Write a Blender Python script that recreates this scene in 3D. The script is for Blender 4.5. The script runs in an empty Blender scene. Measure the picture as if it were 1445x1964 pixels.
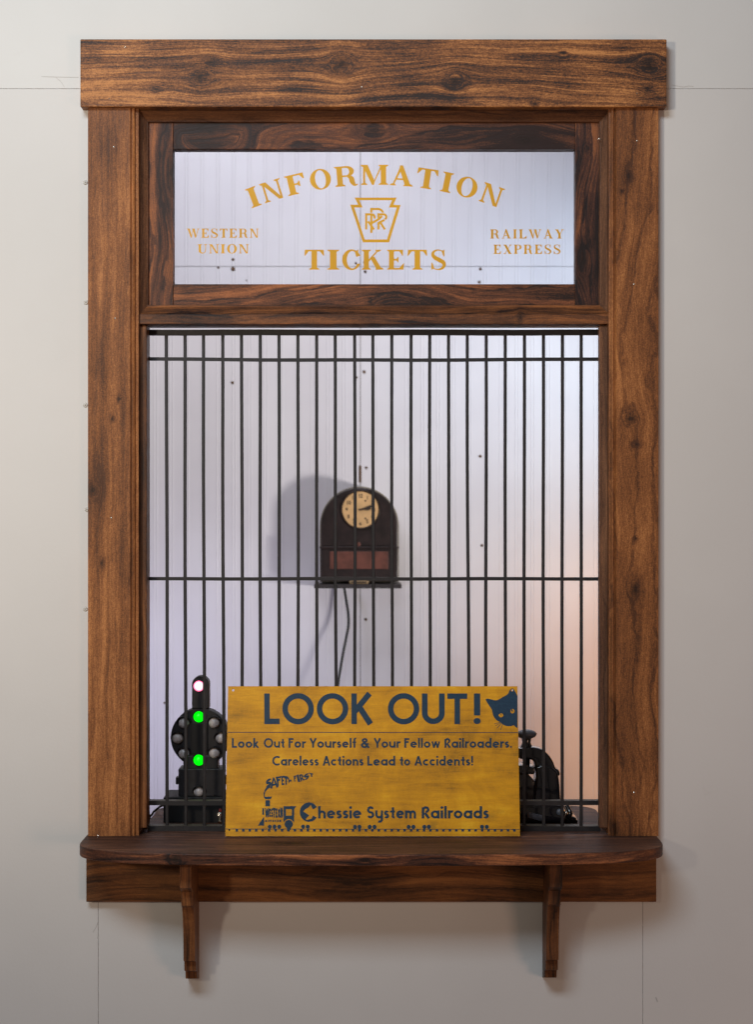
import bpy, bmesh, math, random
from mathutils import Vector, Matrix
from mathutils.geometry import delaunay_2d_cdt
random.seed(7)
R = math.radians
scene = bpy.context.scene
col = scene.collection

# ------------------------------------------------------------------ camera, world, lamps
D, ZC = 3.5, 1.5                      # camera distance from the wall face (y = 0) and its height
cam = bpy.data.cameras.new("camera")
cam.sensor_fit = 'VERTICAL'; cam.sensor_height = 24; cam.lens = 24 * D / 1.964
cam.clip_start = .05; cam.clip_end = 60
cam.dof.use_dof = True; cam.dof.focus_distance = D; cam.dof.aperture_fstop = 4.5
camo = bpy.data.objects.new("camera", cam); col.objects.link(camo)
camo.location = (0, -D, ZC); camo.rotation_euler = (R(90), 0, 0)
scene.camera = camo
scene.view_settings.view_transform = 'Standard'
scene.view_settings.look = 'None'
scene.view_settings.gamma = 1
scene.view_settings.exposure = 0
w = bpy.data.worlds.new("World"); scene.world = w; w.use_nodes = True
w.node_tree.nodes["Background"].inputs[0].default_value = (1.0, .80, .68, 1)
w.node_tree.nodes["Background"].inputs[1].default_value = .118

def area(name, loc, target, size, power, colr, size_y=None, spread=180):
    l = bpy.data.lights.new(name, 'AREA'); l.energy = power; l.color = colr
    l.size = size
    if size_y: l.shape = 'RECTANGLE'; l.size_y = size_y
    l.spread = R(spread)
    o = bpy.data.objects.new(name, l); col.objects.link(o); o.location = loc
    d = Vector(target) - Vector(loc)
    o.rotation_euler = d.to_track_quat('-Z', 'Y').to_euler()
    return o
# hall in front of the window: a ceiling fixture and light from the left side of the hall
def spot(name, loc, target, power, colr, angle, blend, radius):
    l = bpy.data.lights.new(name, 'SPOT'); l.energy = power; l.color = colr
    l.spot_size = R(angle); l.spot_blend = blend; l.shadow_soft_size = radius
    o = bpy.data.objects.new(name, l); col.objects.link(o); o.location = loc
    o.rotation_euler = (Vector(target) - Vector(loc)).to_track_quat('-Z', 'Y').to_euler()
area("ceiling_light", (-1.05, -3.3, 3.8), (-.7, 0, 2.2), 1.6, 37, (0.80, 0.94, 1.06), .7, 130)
spot("side_light", (-2.2, -3.9, 2.0), (-.6, 0, 2.02), 285, (1.00, 0.85, 0.67), 44, 1, .16)
area("far_side_light", (2.4, -3.2, .7), (.1, 0, .9), .8, 16, (1.00, 0.58, 0.40), .8)
# office behind the window
spot("office_right_lamp", (1.95, .3, 1.02), (-.05, 2.2, 1.78), 200, (1.00, 0.93, 0.90), 46, 1, .17)
area("office_ceiling_light", (-.4, 1.0, 3.2), (-.2, 2.2, 2.0), 1.4, 17.5, (0.94, 0.92, 1.00), .6, 150)
spot("office_left_light", (-1.4, .8, .75), (-.62, 2.2, .88), 66, (.74, .72, 1.0), 50, 1, .3)
spot("office_desk_lamp", (1.5, .9, .85), (1.0, 2.2, .86), 60, (1.00, 0.33, 0.0), 58, 1.0, .12)
spot("office_high_lamp", (1.9, .6, 2.4), (.72, 2.2, 2.08), 128, (0.55, 0.77, 1.00), 36, 1.0, .2)

# ------------------------------------------------------------------ helpers
def X(px, Y=0.): return (px - 722.5) / 1000 * (D + Y) / D
def Z(py, Y=0.): return ZC + (982 - py) / 1000 * (D + Y) / D
def s2l(c):
    def f(v):
        v /= 255.
        return v / 12.92 if v <= .04045 else ((v + .055) / 1.055) ** 2.4
    return (f(c[0]), f(c[1]), f(c[2]), 1)

def link(name, me, mat=None, parent=None):
    o = bpy.data.objects.new(name, me); col.objects.link(o)
    if mat is not None: me.materials.append(mat)
    if parent is not None:
        o.parent = parent
        # children keep world coordinates in their meshes (their materials read them)
        o.matrix_parent_inverse = parent.matrix_world.inverted() if parent.get('_wc') else Matrix()
    return o
def empty(name, loc, label, cat, group=None, wc=True, rot=(0, 0, 0)):
    o = bpy.data.objects.new(name, None); col.objects.link(o); o.location = loc; o.rotation_euler = rot
    o.empty_display_size = .05
    o.matrix_world = Matrix.Translation(loc) @ __import__('mathutils').Euler(rot).to_matrix().to_4x4()
    o['label'] = label; o['category'] = cat
    if group: o['group'] = group
    if wc: o['_wc'] = 1
    return o
def bm_mesh(bm, name, smooth=None):
    bmesh.ops.recalc_face_normals(bm, faces=bm.faces)
    me = bpy.data.meshes.new(name); bm.to_mesh(me); bm.free()
    if smooth is not None:
        me.shade_smooth() if hasattr(me, 'shade_smooth') else None
        for p in me.polygons: p.use_smooth = True
        try: me.set_sharp_from_angle(angle=R(smooth))
        except Exception: pass
    return me
def add_box(bm, x0, x1, y0, y1, z0, z1, bev=0., seg=2):
    x0, x1 = sorted((x0, x1)); y0, y1 = sorted((y0, y1)); z0, z1 = sorted((z0, z1))
    b2 = bmesh.new()
    vs = [b2.verts.new((x, y, z)) for x in (x0, x1) for y in (y0, y1) for z in (z0, z1)]
    for f in ((0,1,3,2),(4,6,7,5),(0,4,5,1),(2,3,7,6),(0,2,6,4),(1,5,7,3)):
        b2.faces.new([vs[i] for i in f])
    if bev: bmesh.ops.bevel(b2, geom=list(b2.edges), offset=bev, segments=seg, affect='EDGES', profile=.5)
    t = bpy.data.meshes.new("t"); b2.to_mesh(t); b2.free(); bm.from_mesh(t); bpy.data.meshes.remove(t)
def box(name, mat, parent, x0, x1, y0, y1, z0, z1, bev=0.0, seg=2):
    bm = bmesh.new(); add_box(bm, x0, x1, y0, y1, z0, z1, bev, seg)
    return link(name, bm_mesh(bm, name), mat, parent)
def add_prism(bm, pts, axis, a, b, bev=0., seg=2):
    """pts: 2-D outline; axis 'Y' -> (x,z), 'Z' -> (x,y), 'X' -> (y,z)"""
    def P(p, t):
        return {'Y': (p[0], t, p[1]), 'Z': (p[0], p[1], t), 'X': (t, p[0], p[1])}[axis]
    b2 = bmesh.new()
    A = [b2.verts.new(P(p, a)) for p in pts]; B = [b2.verts.new(P(p, b)) for p in pts]
    b2.faces.new(A); b2.faces.new(B[::-1]); n = len(pts)
    for i in range(n): b2.faces.new((A[i], A[(i+1) % n], B[(i+1) % n], B[i]))
    bmesh.ops.recalc_face_normals(b2, faces=b2.faces)
    if bev:
        caps = set()
        for f in b2.faces:
            if len(f.verts) == n and (set(f.verts) == set(A) or set(f.verts) == set(B)):
                for e in f.edges: caps.add(e)
        bmesh.ops.bevel(b2, geom=list(caps), offset=bev, segments=seg, affect='EDGES', profile=.5)
    t = bpy.data.meshes.new("t"); b2.to_mesh(t); b2.free(); bm.from_mesh(t); bpy.data.meshes.remove(t)
def prism(name, mat, parent, pts, axis, a, b, bev=0., seg=2, smooth=None):
    bm = bmesh.new(); add_prism(bm, pts, axis, a, b, bev, seg)
    return link(name, bm_mesh(bm, name, smooth), mat, parent)
def add_lathe(bm, prof, c, axis='Z', n=28):
    """prof: (radius, height) from bottom to top about axis through c"""
    rings = []
    for r, h in prof:
        ring = []
        for i in range(n):
            a = 2 * math.pi * i / n; u, v = r * math.cos(a), r * math.sin(a)
            p = {'Z': (u, v, h), 'Y': (u, h, v), 'X': (h, u, v)}[axis]
            ring.append(bm.verts.new((c[0] + p[0], c[1] + p[1], c[2] + p[2])))
        rings.append(ring)
    for A, B in zip(rings, rings[1:]):
        for i in range(n): bm.faces.new((A[i], A[(i+1) % n], B[(i+1) % n], B[i]))
    bm.faces.new(rings[0]); bm.faces.new(rings[-1])
def lathe(name, mat, parent, prof, c, axis='Z', n=28, smooth=40):
    bm = bmesh.new(); add_lathe(bm, prof, c, axis, n)
    return link(name, bm_mesh(bm, name, smooth), mat, parent)
def add_tube(bm, pts, rad, n=10):
    pts = [Vector(p) for p in pts]; rings = []
    for i, p in enumerate(pts):
        d = (pts[min(i+1, len(pts)-1)] - pts[max(i-1, 0)]).normalized()
        s = d.cross(Vector((0, 1, 0)));
        if s.length < .05: s = d.cross(Vector((0, 0, 1)))
        s.normalize(); t = d.cross(s); r = rad[i] if isinstance(rad, (list, tuple)) else rad
        rings.append([bm.verts.new(p + s * r * math.cos(2*math.pi*k/n) + t * r * math.sin(2*math.pi*k/n)) for k in range(n)])
    for A, B in zip(rings, rings[1:]):
        for k in range(n): bm.faces.new((A[k], A[(k+1) % n], B[(k+1) % n], B[k]))
    bm.faces.new(rings[0]); bm.faces.new(rings[-1])
def spline(pts, n=8):
    out = []; P = [Vector(p) for p in pts]; P = [2*P[0]-P[1]] + P + [2*P[-1]-P[-2]]
    for i in range(1, len(P) - 2):
        for k in range(n):
            t = k / n; a, b, c, d = P[i-1], P[i], P[i+1], P[i+2]
            out.append(.5 * ((2*b) + (c-a)*t + (2*a-5*b+4*c-d)*t*t + (-a+3*b-3*c+d)*t**3))
    out.append(P[-2]); return out
def tube(name, mat, parent, pts, rad, n=10):
    bm = bmesh.new(); add_tube(bm, pts, rad, n)
    return link(name, bm_mesh(bm, name, 60), mat, parent)

# ------------------------------------------------------------------ materials
class NT:
    def __init__(s, name):
        s.m = bpy.data.materials.new(name); s.m.use_nodes = True; s.t = s.m.node_tree
        s.p = s.t.nodes["Principled BSDF"]; s.out = s.t.nodes["Material Output"]
        s.tc = s.t.nodes.new("ShaderNodeTexCoord").outputs['Object']
    def n(s, typ, ins=None, **kw):
        nd = s.t.nodes.new("ShaderNode" + typ)
        for k, v in kw.items(): setattr(nd, k, v)
        for k, v in (ins or {}).items(): s.put(nd.inputs[k], v)
        return nd
    def put(s, sock, v):
        if isinstance(v, bpy.types.NodeSocket): s.t.links.new(v, sock)
        else:
            if sock.type == 'RGBA' and len(v) == 3: v = (*v, 1)
            sock.default_value = v
    def m_(s, op, a, b=0., c=None, clamp=False):
        nd = s.n("Math", operation=op, use_clamp=clamp); s.put(nd.inputs[0], a); s.put(nd.inputs[1], b)
        if c is not None: s.put(nd.inputs[2], c)
        return nd.outputs[0]
    def noise(s, vec, scale=1., detail=3., rough=.5, dist=0.):
        return s.n("TexNoise", {'Vector': vec, 'Scale': scale, 'Detail': detail, 'Roughness': rough, 'Distortion': dist}).outputs['Fac']
    def comb(s, x, y, z): return s.n("CombineXYZ", {0: x, 1: y, 2: z}).outputs[0]
    def sep(s, v): return s.n("SeparateXYZ", {0: v}).outputs
    def ramp(s, f, stops):
        nd = s.n("ValToRGB", {0: f}); e = nd.color_ramp.elements
        while len(e) < len(stops): e.new(.5)
        for el, (p, c) in zip(e, stops): el.position = p; el.color = c if len(c) == 4 else (*c, 1)
        return nd.outputs[0]
    def mix(s, f, a, b, mode='MIX'):
        nd = s.n("Mix", data_type='RGBA', blend_type=mode)
        s.put(nd.inputs[0], f); s.put(nd.inputs[6], a); s.put(nd.inputs[7], b); return nd.outputs[2]
    def rng(s, v, a, b, c=0., d=1., smooth=True):
        nd = s.n("MapRange", {0: v, 1: a, 2: b, 3: c, 4: d}); nd.interpolation_type = 'SMOOTHSTEP' if smooth else 'LINEAR'
        return nd.outputs[0]
    def bump(s, h, strength=.3, dist=.002):
        nd = s.n("Bump", {'Height': h, 'Strength': strength, 'Distance': dist}); s.t.links.new(nd.outputs[0], s.p.inputs['Normal'])
    def base(s, c, rough=.5, metal=0., spec=.5):
        s.put(s.p.inputs['Base Color'], c); s.put(s.p.inputs['Roughness'], rough)
        s.put(s.p.inputs['Metallic'], metal); s.put(s.p.inputs['Specular IOR Level'], spec)
        return s.m

_seed = [0]
def wood(name, along, stops, knots=(), bias=0., contrast=1., fine=1., figure=1., warp=.012, rough=.5, freq=1.):
    """stained alder; knots = (x, z, radius, stretch) in metres; stops: (dark, mid, light) sRGB"""
    _seed[0] += 1; sd = _seed[0] * 3.17
    t = NT(name); x, y, z = t.sep(t.tc)[0:3]
    u, v, wv = {'X': (x, z, y), 'Z': (z, x, y), 'XY': (x, y, z)}[along]
    # slow wander of the grain
    wn = t.noise(t.comb(t.m_('MULTIPLY', u, 2.3), t.m_('MULTIPLY', v, 5.), sd), 1., 2.)
    f = t.m_('MULTIPLY_ADD', t.m_('SUBTRACT', wn, .5), warp * 6 * figure, v)
    kmask = halo = None
    for (kx, kz, a, st) in knots:
        ku, kv = (kx, kz) if along in ('X', 'XY') else (kz, kx)
        du = t.m_('DIVIDE', t.m_('SUBTRACT', u, ku), st); dv = t.m_('SUBTRACT', v, kv)
        r2 = t.m_('ADD', t.m_('MULTIPLY', du, du), t.m_('MULTIPLY', dv, dv))
        q = t.m_('DIVIDE', t.m_('MULTIPLY', dv, a * a * 1.6), t.m_('MAXIMUM', r2, a * a * .7))
        f = t.m_('SUBTRACT', f, q)
        rr = t.m_('SQRT', r2)
        rr = t.m_('MULTIPLY_ADD', t.m_('SUBTRACT', t.noise(t.tc, 90, 2), .5), a * .9, rr)
        m = t.rng(rr, a * .45, a * 1.0, 1, 0); h = t.rng(rr, a * .8, a * 3.0, 1, 0)
        ring = t.m_('MULTIPLY', m, t.m_('MULTIPLY_ADD', t.m_('SINE', t.m_('MULTIPLY', rr, 9. / a)), .28, .72))
        kmask = ring if kmask is None else t.m_('MAXIMUM', kmask, ring)
        halo = h if halo is None else t.m_('MAXIMUM', halo, h)
    F = freq
    g1 = t.noise(t.comb(t.m_('MULTIPLY', u, 2.2), t.m_('MULTIPLY', f, 55 * F), t.m_('ADD', t.m_('MULTIPLY', wv, 8), sd)), 1., 5., .62, .3)
    g2 = t.noise(t.comb(t.m_('MULTIPLY', u, 9), t.m_('MULTIPLY', f, 260 * F), sd + 5), 1., 4., .65)
    g3 = t.noise(t.comb(t.m_('MULTIPLY', u, 110), t.m_('MULTIPLY', v, 620), t.m_('MULTIPLY', wv, 400)), 1., 2., .7)
    bl = t.noise(t.comb(t.m_('MULTIPLY', u, 5), t.m_('MULTIPLY', v, 11), sd + 9), 1., 4., .6)
    sp = t.noise(t.tc, 420, 2, .8)
    # growth line edges: thin dark lines along the flow
    gl = t.m_('SINE', t.m_('MULTIPLY_ADD', f, 190 * F, t.m_('MULTIPLY', bl, 16)))
    gl = t.rng(gl, .80, 1., 0, 1)
    val = t.m_('MULTIPLY', t.m_('SUBTRACT', g1, .5), 1.7 * contrast)
    val = t.m_('MULTIPLY_ADD', t.m_('SUBTRACT', g2, .5), .95 * contrast, val)
    val = t.m_('MULTIPLY_ADD', t.m_('SUBTRACT', g3, .5), .55 * fine, val)
    val = t.m_('MULTIPLY_ADD', t.m_('SUBTRACT', sp, .5), .75 * fine, val)
    val = t.m_('MULTIPLY_ADD', t.m_('SUBTRACT', bl, .5), 1.5 * contrast, val)
    val = t.m_('MULTIPLY_ADD', gl, -.13 * figure, val)
    if halo is not None: val = t.m_('MULTIPLY_ADD', halo, -.20, val)
    val = t.m_('ADD', val, .5 + bias)
    dk, md, lt = [s2l(c) for c in stops]
    c = t.ramp(val, [(.08, dk), (.5, md), (.95, lt)])
    if kmask is not None:
        c = t.mix(t.m_('MULTIPLY', kmask, .85), c, s2l((34, 20, 14)))
    t.bump(t.m_('ADD', t.m_('MULTIPLY', g2, .7), t.m_('ADD', t.m_('MULTIPLY', g3, .6), t.m_('MULTIPLY', gl, -.2))), .35, .0012)
    return t.base(c, t.m_('MULTIPLY_ADD', g2, .25, rough - .1), 0, .28)

STAIN = ((50, 36, 31), (134, 84, 48), (206, 140, 82))
CASE = ((82, 49, 29), (142, 88, 48), (200, 134, 78))
DARK = ((44, 27, 23), (100, 60, 40), (168, 102, 58))
SHELF = ((46, 30, 26), (98, 66, 52), (150, 102, 74))

def paint_wall(name, c):
    t = NT(name)
    a = t.noise(t.tc, 1.6, 4, .6); b = t.noise(t.tc, 26, 4, .6); d = t.noise(t.tc, 9, 5, .7)
    cc = t.mix(t.rng(a, .35, .65), s2l(c), s2l(tuple(v - 5 for v in c)))
    sm = t.rng(d, .64, .76, 0, .25)
    cc = t.mix(sm, cc, s2l((c[0] - 26, c[1] - 28, c[2] - 32)))
    nick = t.n("TexVoronoi", {'Vector': t.tc, 'Scale': 9.}); nick = t.rng(nick.outputs['Distance'], .012, .03, .5, 0)
    nick = t.m_('MULTIPLY', nick, t.rng(t.noise(t.tc, 3.), .55, .62))
    cc = t.mix(nick, cc, s2l((120, 112, 104)))
    t.bump(t.m_('ADD', t.m_('MULTIPLY', b, .5), t.m_('ADD', d, t.noise(t.tc, 180, 3))), .12, .0015)
    return t.base(cc, .5, 0, .35)
M_wall = paint_wall("painted_sheet", (226, 225, 222))
M_wall_low = paint_wall("painted_sheet_low", (224, 222, 219))
def simple(name, c, rough=.5, metal=0., spec=.5, var=0., vs=60., emit=None, es=1., coat=0.):
    t = NT(name); cc = s2l(c)
    if var:
        n_ = t.noise(t.tc, vs, 4, .6)
        cc = t.mix(t.rng(n_, .3, .7), s2l(tuple(max(0, v * (1 - var)) for v in c)), s2l(tuple(min(255, v * (1 + var)) for v in c)))
    m = t.base(cc, rough, metal, spec)
    if emit: t.put(t.p.inputs['Emission Color'], s2l(emit)); t.p.inputs['Emission Strength'].default_value = es
    if coat: t.p.inputs['Coat Weight'].default_value = coat; t.p.inputs['Coat Roughness'].default_value = .12
    return m
def panel_mat():
    t = NT("office_panel_plastic")
    n1 = t.noise(t.tc, 2.2, 4, .6)
    c = t.mix(t.rng(n1, .3, .7), s2l((220, 219, 222)), s2l((210, 208, 212)))
    st = t.rng(t.noise(t.comb(t.m_('MULTIPLY', t.sep(t.tc)[0], 14), 0., t.m_('MULTIPLY', t.sep(t.tc)[2], 3)), 1, 5, .7), .68, .82, 0, .12)
    c = t.mix(st, c, s2l((176, 164, 160)))
    return t.base(c, .38, 0, .4)
M_panel = panel_mat()
M_seam = simple("seam_dark", (158, 151, 144), .8)
M_rust = simple("rusty_rivet", (84, 62, 40), .7, .3, .4, .35, 300)
M_screw = simple("screw_painted", (205, 202, 196), .45)
M_slot = simple("screw_slot", (165, 160, 152), .7)
M_nail = simple("bright_nail", (225, 222, 214), .25, .8)
M_metal = None
def metal_mat():
    t = NT("painted_iron"); n1 = t.noise(t.tc, 60, 5, .7); n2 = t.noise(t.tc, 500, 3, .7)
    c = t.mix(t.rng(n1, .45, .75), s2l((30, 28, 31)), s2l((46, 43, 44)))
    c = t.mix(t.rng(n2, .66, .74, 0, .55), c, s2l((104, 98, 92)))
    up = t.sep(t.n("NewGeometry").outputs['Normal'])[2]          # dust lies on upward faces
    c = t.mix(t.rng(up, .6, .95, 0, .5), c, s2l((116, 104, 88)))
    t.bump(n1, .25, .001); return t.base(c, .55, .0, .45)
M_metal = metal_mat()
M_gold = None
def gold_mat():
    t = NT("gold_vinyl"); n1 = t.noise(t.tc, 7, 3)
    c = t.mix(t.rng(n1, .3, .7), s2l((236, 178, 40)), s2l((214, 160, 36)))
    return t.base(c, .42, 0, .3)
M_gold = gold_mat()
def glass_mat():
    t = NT("window_glass"); nt = t.t; nt.nodes.remove(t.p)
    tr = nt.nodes.new("ShaderNodeBsdfTransparent"); tr.inputs[0].default_value = (.95, .965, .99, 1)
    gl = nt.nodes.new("ShaderNodeBsdfGlossy"); gl.inputs[0].default_value = (1, 1, 1, 1); gl.inputs['Roughness'].default_value = .03
    fr = nt.nodes.new("ShaderNodeFresnel"); fr.inputs[0].default_value = 1.45
    mx = nt.nodes.new("ShaderNodeMixShader")
    nt.links.new(fr.outputs[0], mx.inputs[0]); nt.links.new(tr.outputs[0], mx.inputs[1]); nt.links.new(gl.outputs[0], mx.inputs[2])
    nt.links.new(mx.outputs[0], t.out.inputs[0]); return t.m
M_glass = glass_mat()
def sign_mat():
    t = NT("mustard_painted_board"); x, y, z = t.sep(t.tc)[0:3]
    br = t.noise(t.comb(t.m_('MULTIPLY', x, 7), t.m_('MULTIPLY', z, 60), 2.), 1, 5, .65, .6)
    bl = t.noise(t.tc, 9, 5, .65, .4); sp = t.noise(t.tc, 420, 3, .8)
    wv = t.noise(t.comb(t.m_('MULTIPLY', x, 420), t.m_('MULTIPLY', z, 40), 0.), 1, 2); wh = t.noise(t.comb(t.m_('MULTIPLY', x, 30), t.m_('MULTIPLY', z, 520), 4.), 1, 2)
    v = t.m_('MULTIPLY_ADD', t.m_('SUBTRACT', br, .5), 1.0, .5)
    v = t.m_('MULTIPLY_ADD', t.m_('SUBTRACT', bl, .5), 1.7, v)
    v = t.m_('MULTIPLY_ADD', t.m_('SUBTRACT', sp, .5), .5, v)
    v = t.m_('MULTIPLY_ADD', t.m_('SUBTRACT', wv, .5), .16, v); v = t.m_('MULTIPLY_ADD', t.m_('SUBTRACT', wh, .5), .24, v)
    c = t.ramp(v, [(.02, s2l((138, 100, 22))), (.35, s2l((202, 142, 14))), (.65, s2l((226, 162, 12))), (1., s2l((248, 192, 34)))])
    gr = t.rng(t.noise(t.tc, 14, 5, .7), .58, .78, 0, .5)
    c = t.mix(gr, c, s2l((128, 104, 40)))
    t.bump(t.m_('ADD', br, wh), .25, .0008); return t.base(c, .5, 0, .3)
M_sign = sign_mat()
def ink_mat():
    t = NT("navy_stencil_paint"); sp = t.noise(t.tc, 300, 4, .8); x, y, z = t.sep(t.tc)[0:3]
    wh = t.noise(t.comb(t.m_('MULTIPLY', x, 30), t.m_('MULTIPLY', z, 520), 4.), 1, 2)
    c = t.mix(t.rng(t.m_('ADD', sp, t.m_('MULTIPLY', wh, .4)), .45, .9), s2l((20, 48, 74)), s2l((30, 64, 88)))
    c = t.mix(t.rng(sp, .74, .8, 0, .5), c, s2l((120, 100, 50)))
    return t.base(c, .5, 0, .3)
M_ink = ink_mat()
M_black = simple("black_resin", (30, 28, 32), .5, 0, .45, .15, 80)
M_black2 = simple("black_resin_front", (18, 17, 20), .6, 0, .35)
M_lens = simple("frosted_lens", (196, 188, 188), .3, 0, .5, .05, 200)
M_green = simple("green_lamp", (0, 120, 10), .3, emit=(0, 255, 12), es=1.25)
def pink_lamp():
    t = NT("pink_white_lamp"); t.base(s2l((230, 150, 170)), .3)
    lw = t.n("LayerWeight", {'Blend': .35}).outputs['Facing']
    t.put(t.p.inputs['Emission Color'], t.mix(t.rng(lw, .0, .5), (1, .80, .82), (1, .12, .30))); t.p.inputs['Emission Strength'].default_value = 1.7
    return t.m
M_pink = pink_lamp()
M_enamel = simple("black_enamel", (20, 20, 26), .16, 0, .6, coat=.6)
M_knob = simple("worn_black_knob", (92, 96, 106), .38, 0, .5, .12, 60)
M_chrome = simple("nickel", (200, 196, 190), .2, 1.)
M_red = simple("red_tag", (140, 40, 36), .5)
M_cord = simple("black_cord", (30, 34, 30), .5)
M_case = simple("bakelite_case", (38, 29, 28), .42, 0, .5, .2, 40, coat=.2)
M_caserim = simple("olive_case_lit_side", (120, 112, 92), .5, 0, .4, .1, 40)  # light falling on the case rim is put into this paler olive
M_redpanel = simple("oxblood_panel", (98, 60, 50), .5, 0, .4, .12, 30)
M_dial = simple("ivory_dial", (210, 172, 122), .4, 0, .4, .06, 20)
M_dialink = simple("dial_ink", (52, 42, 34), .6)
M_brass = simple("worn_brass", (186, 160, 120), .4, .5)

# ------------------------------------------------------------------ flat print from polygons
def q_line(p, q, w, ext=0.):
    p, q = Vector(p), Vector(q); d = (q - p).normalized(); n = Vector((-d.y, d.x)) * w / 2
    p = p - d * ext; q = q + d * ext
    return [tuple(p + n), tuple(p - n), tuple(q - n), tuple(q + n)]
def q_arc(c, r, a0, a1, w, ry=None, n=None):
    ry = ry or r; n = n or max(4, int(abs(a1 - a0) / 9)); o = []; i = []
    for k in range(n + 1):
        a = R(a0 + (a1 - a0) * k / n)
        o.append((c[0] + (r + w/2) * math.cos(a), c[1] + (ry + w/2) * math.sin(a)))
        i.append((c[0] + (r - w/2) * math.cos(a), c[1] + (ry - w/2) * math.sin(a)))
    return o + i[::-1]
def q_disc(c, r, ry=None, n=26):
    ry = ry or r
    return [(c[0] + r * math.cos(2*math.pi*k/n), c[1] + ry * math.sin(2*math.pi*k/n)) for k in range(n)]
def q_rect(x0, y0, x1, y1): return [(x0, y0), (x1, y0), (x1, y1), (x0, y1)]
def q_ring(c, r, w): return [q_arc(c, r, -1, 181, w), q_arc(c, r, 179, 361, w)]
def q_brush(pts, ws):
    """variable width stroke through points"""
    P = spline([(p[0], p[1], w_) for p, w_ in zip(pts, ws)], 7); L = []; Rr = []
    for i, p in enumerate(P):
        d = P[min(i+1, len(P)-1)] - P[max(i-1, 0)]; d = Vector((d.x, d.y)).normalized(); n = Vector((-d.y, d.x)) * p.z / 2
        L.append((p.x + n.x, p.y + n.y)); Rr.append((p.x - n.x, p.y - n.y))
    return [[L[i], Rr[i], Rr[i+1], L[i+1]] for i in range(len(P) - 1)]
def flat_tris(ops):
    """ops: list of (sign, polygon); later ones win -> verts, tris"""
    xs = [p[0] for _, q in ops for p in q]; ys = [p[1] for _, q in ops for p in q]
    mx, my = min(xs), min(ys); sc = max(max(xs) - mx, max(ys) - my) / 10.
    polys = [(s, [((p[0] - mx) / sc, (p[1] - my) / sc) for p in q]) for s, q in ops]
    bb = [(min(p[0] for p in q), min(p[1] for p in q), max(p[0] for p in q), max(p[1] for p in q)) for _, q in polys]
    # connected groups by overlapping bounds, so each triangulation stays small
    n = len(polys); par = list(range(n))
    def find(i):
        while par[i] != i: i = par[i]
        return i
    for i in range(n):
        for j in range(i):
            a, b = bb[i], bb[j]
            if a[0] <= b[2] and b[0] <= a[2] and a[1] <= b[3] and b[1] <= a[3]: par[find(i)] = find(j)
    groups = {}
    for i in range(n): groups.setdefault(find(i), []).append(i)
    def inside(p, q):
        w = 0; x, y = p
        for i in range(len(q)):
            x0, y0 = q[i-1]; x1, y1 = q[i]
            if y0 <= y:
                if y1 > y and (x1-x0)*(y-y0) - (x-x0)*(y1-y0) > 0: w += 1
            elif y1 <= y and (x1-x0)*(y-y0) - (x-x0)*(y1-y0) < 0: w -= 1
        return w != 0
    VO, TR = [], []
    for ids in groups.values():
        V, E = [], []
        for i in ids:
            q = polys[i][1]; b = len(V); V += [Vector(p) for p in q]
            E += [(b + k, b + (k + 1) % len(q)) for k in range(len(q))]
        vo, eo, fo, ov, oe, of = delaunay_2d_cdt(V, E, [], 0, 1e-6)
        base = len(VO); VO += [Vector((v.x * sc + mx, v.y * sc + my)) for v in vo]
        for f in fo:
            c = (sum(vo[i].x for i in f) / len(f), sum(vo[i].y for i in f) / len(f)); st = 0
            for i in sorted(ids):
                a = bb[i]
                if a[0] <= c[0] <= a[2] and a[1] <= c[1] <= a[3] and inside(c, polys[i][1]): st = polys[i][0]
            if st > 0: TR.append([base + i for i in f])
    return VO, TR
def print_mesh(name, ops, to3, mat, parent):
    vo, tr = flat_tris(ops)
    used = sorted({i for f in tr for i in f}); ix = {a: b for b, a in enumerate(used)}
    me = bpy.data.meshes.new(name)
    me.from_pydata([to3(vo[i]) for i in used], [], [[ix[i] for i in f] for f in tr])
    bm = bmesh.new(); bm.from_mesh(me)
    for f in bm.faces:
        if f.normal.y > 0: f.normal_flip()
    bm.to_mesh(me); bm.free()
    return link(name, me, mat, parent)
def pos(polys): return [(1, p) for p in polys]
def xf(ops, fn): return [(s, [fn(p) for p in poly]) for s, poly in ops]

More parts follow.
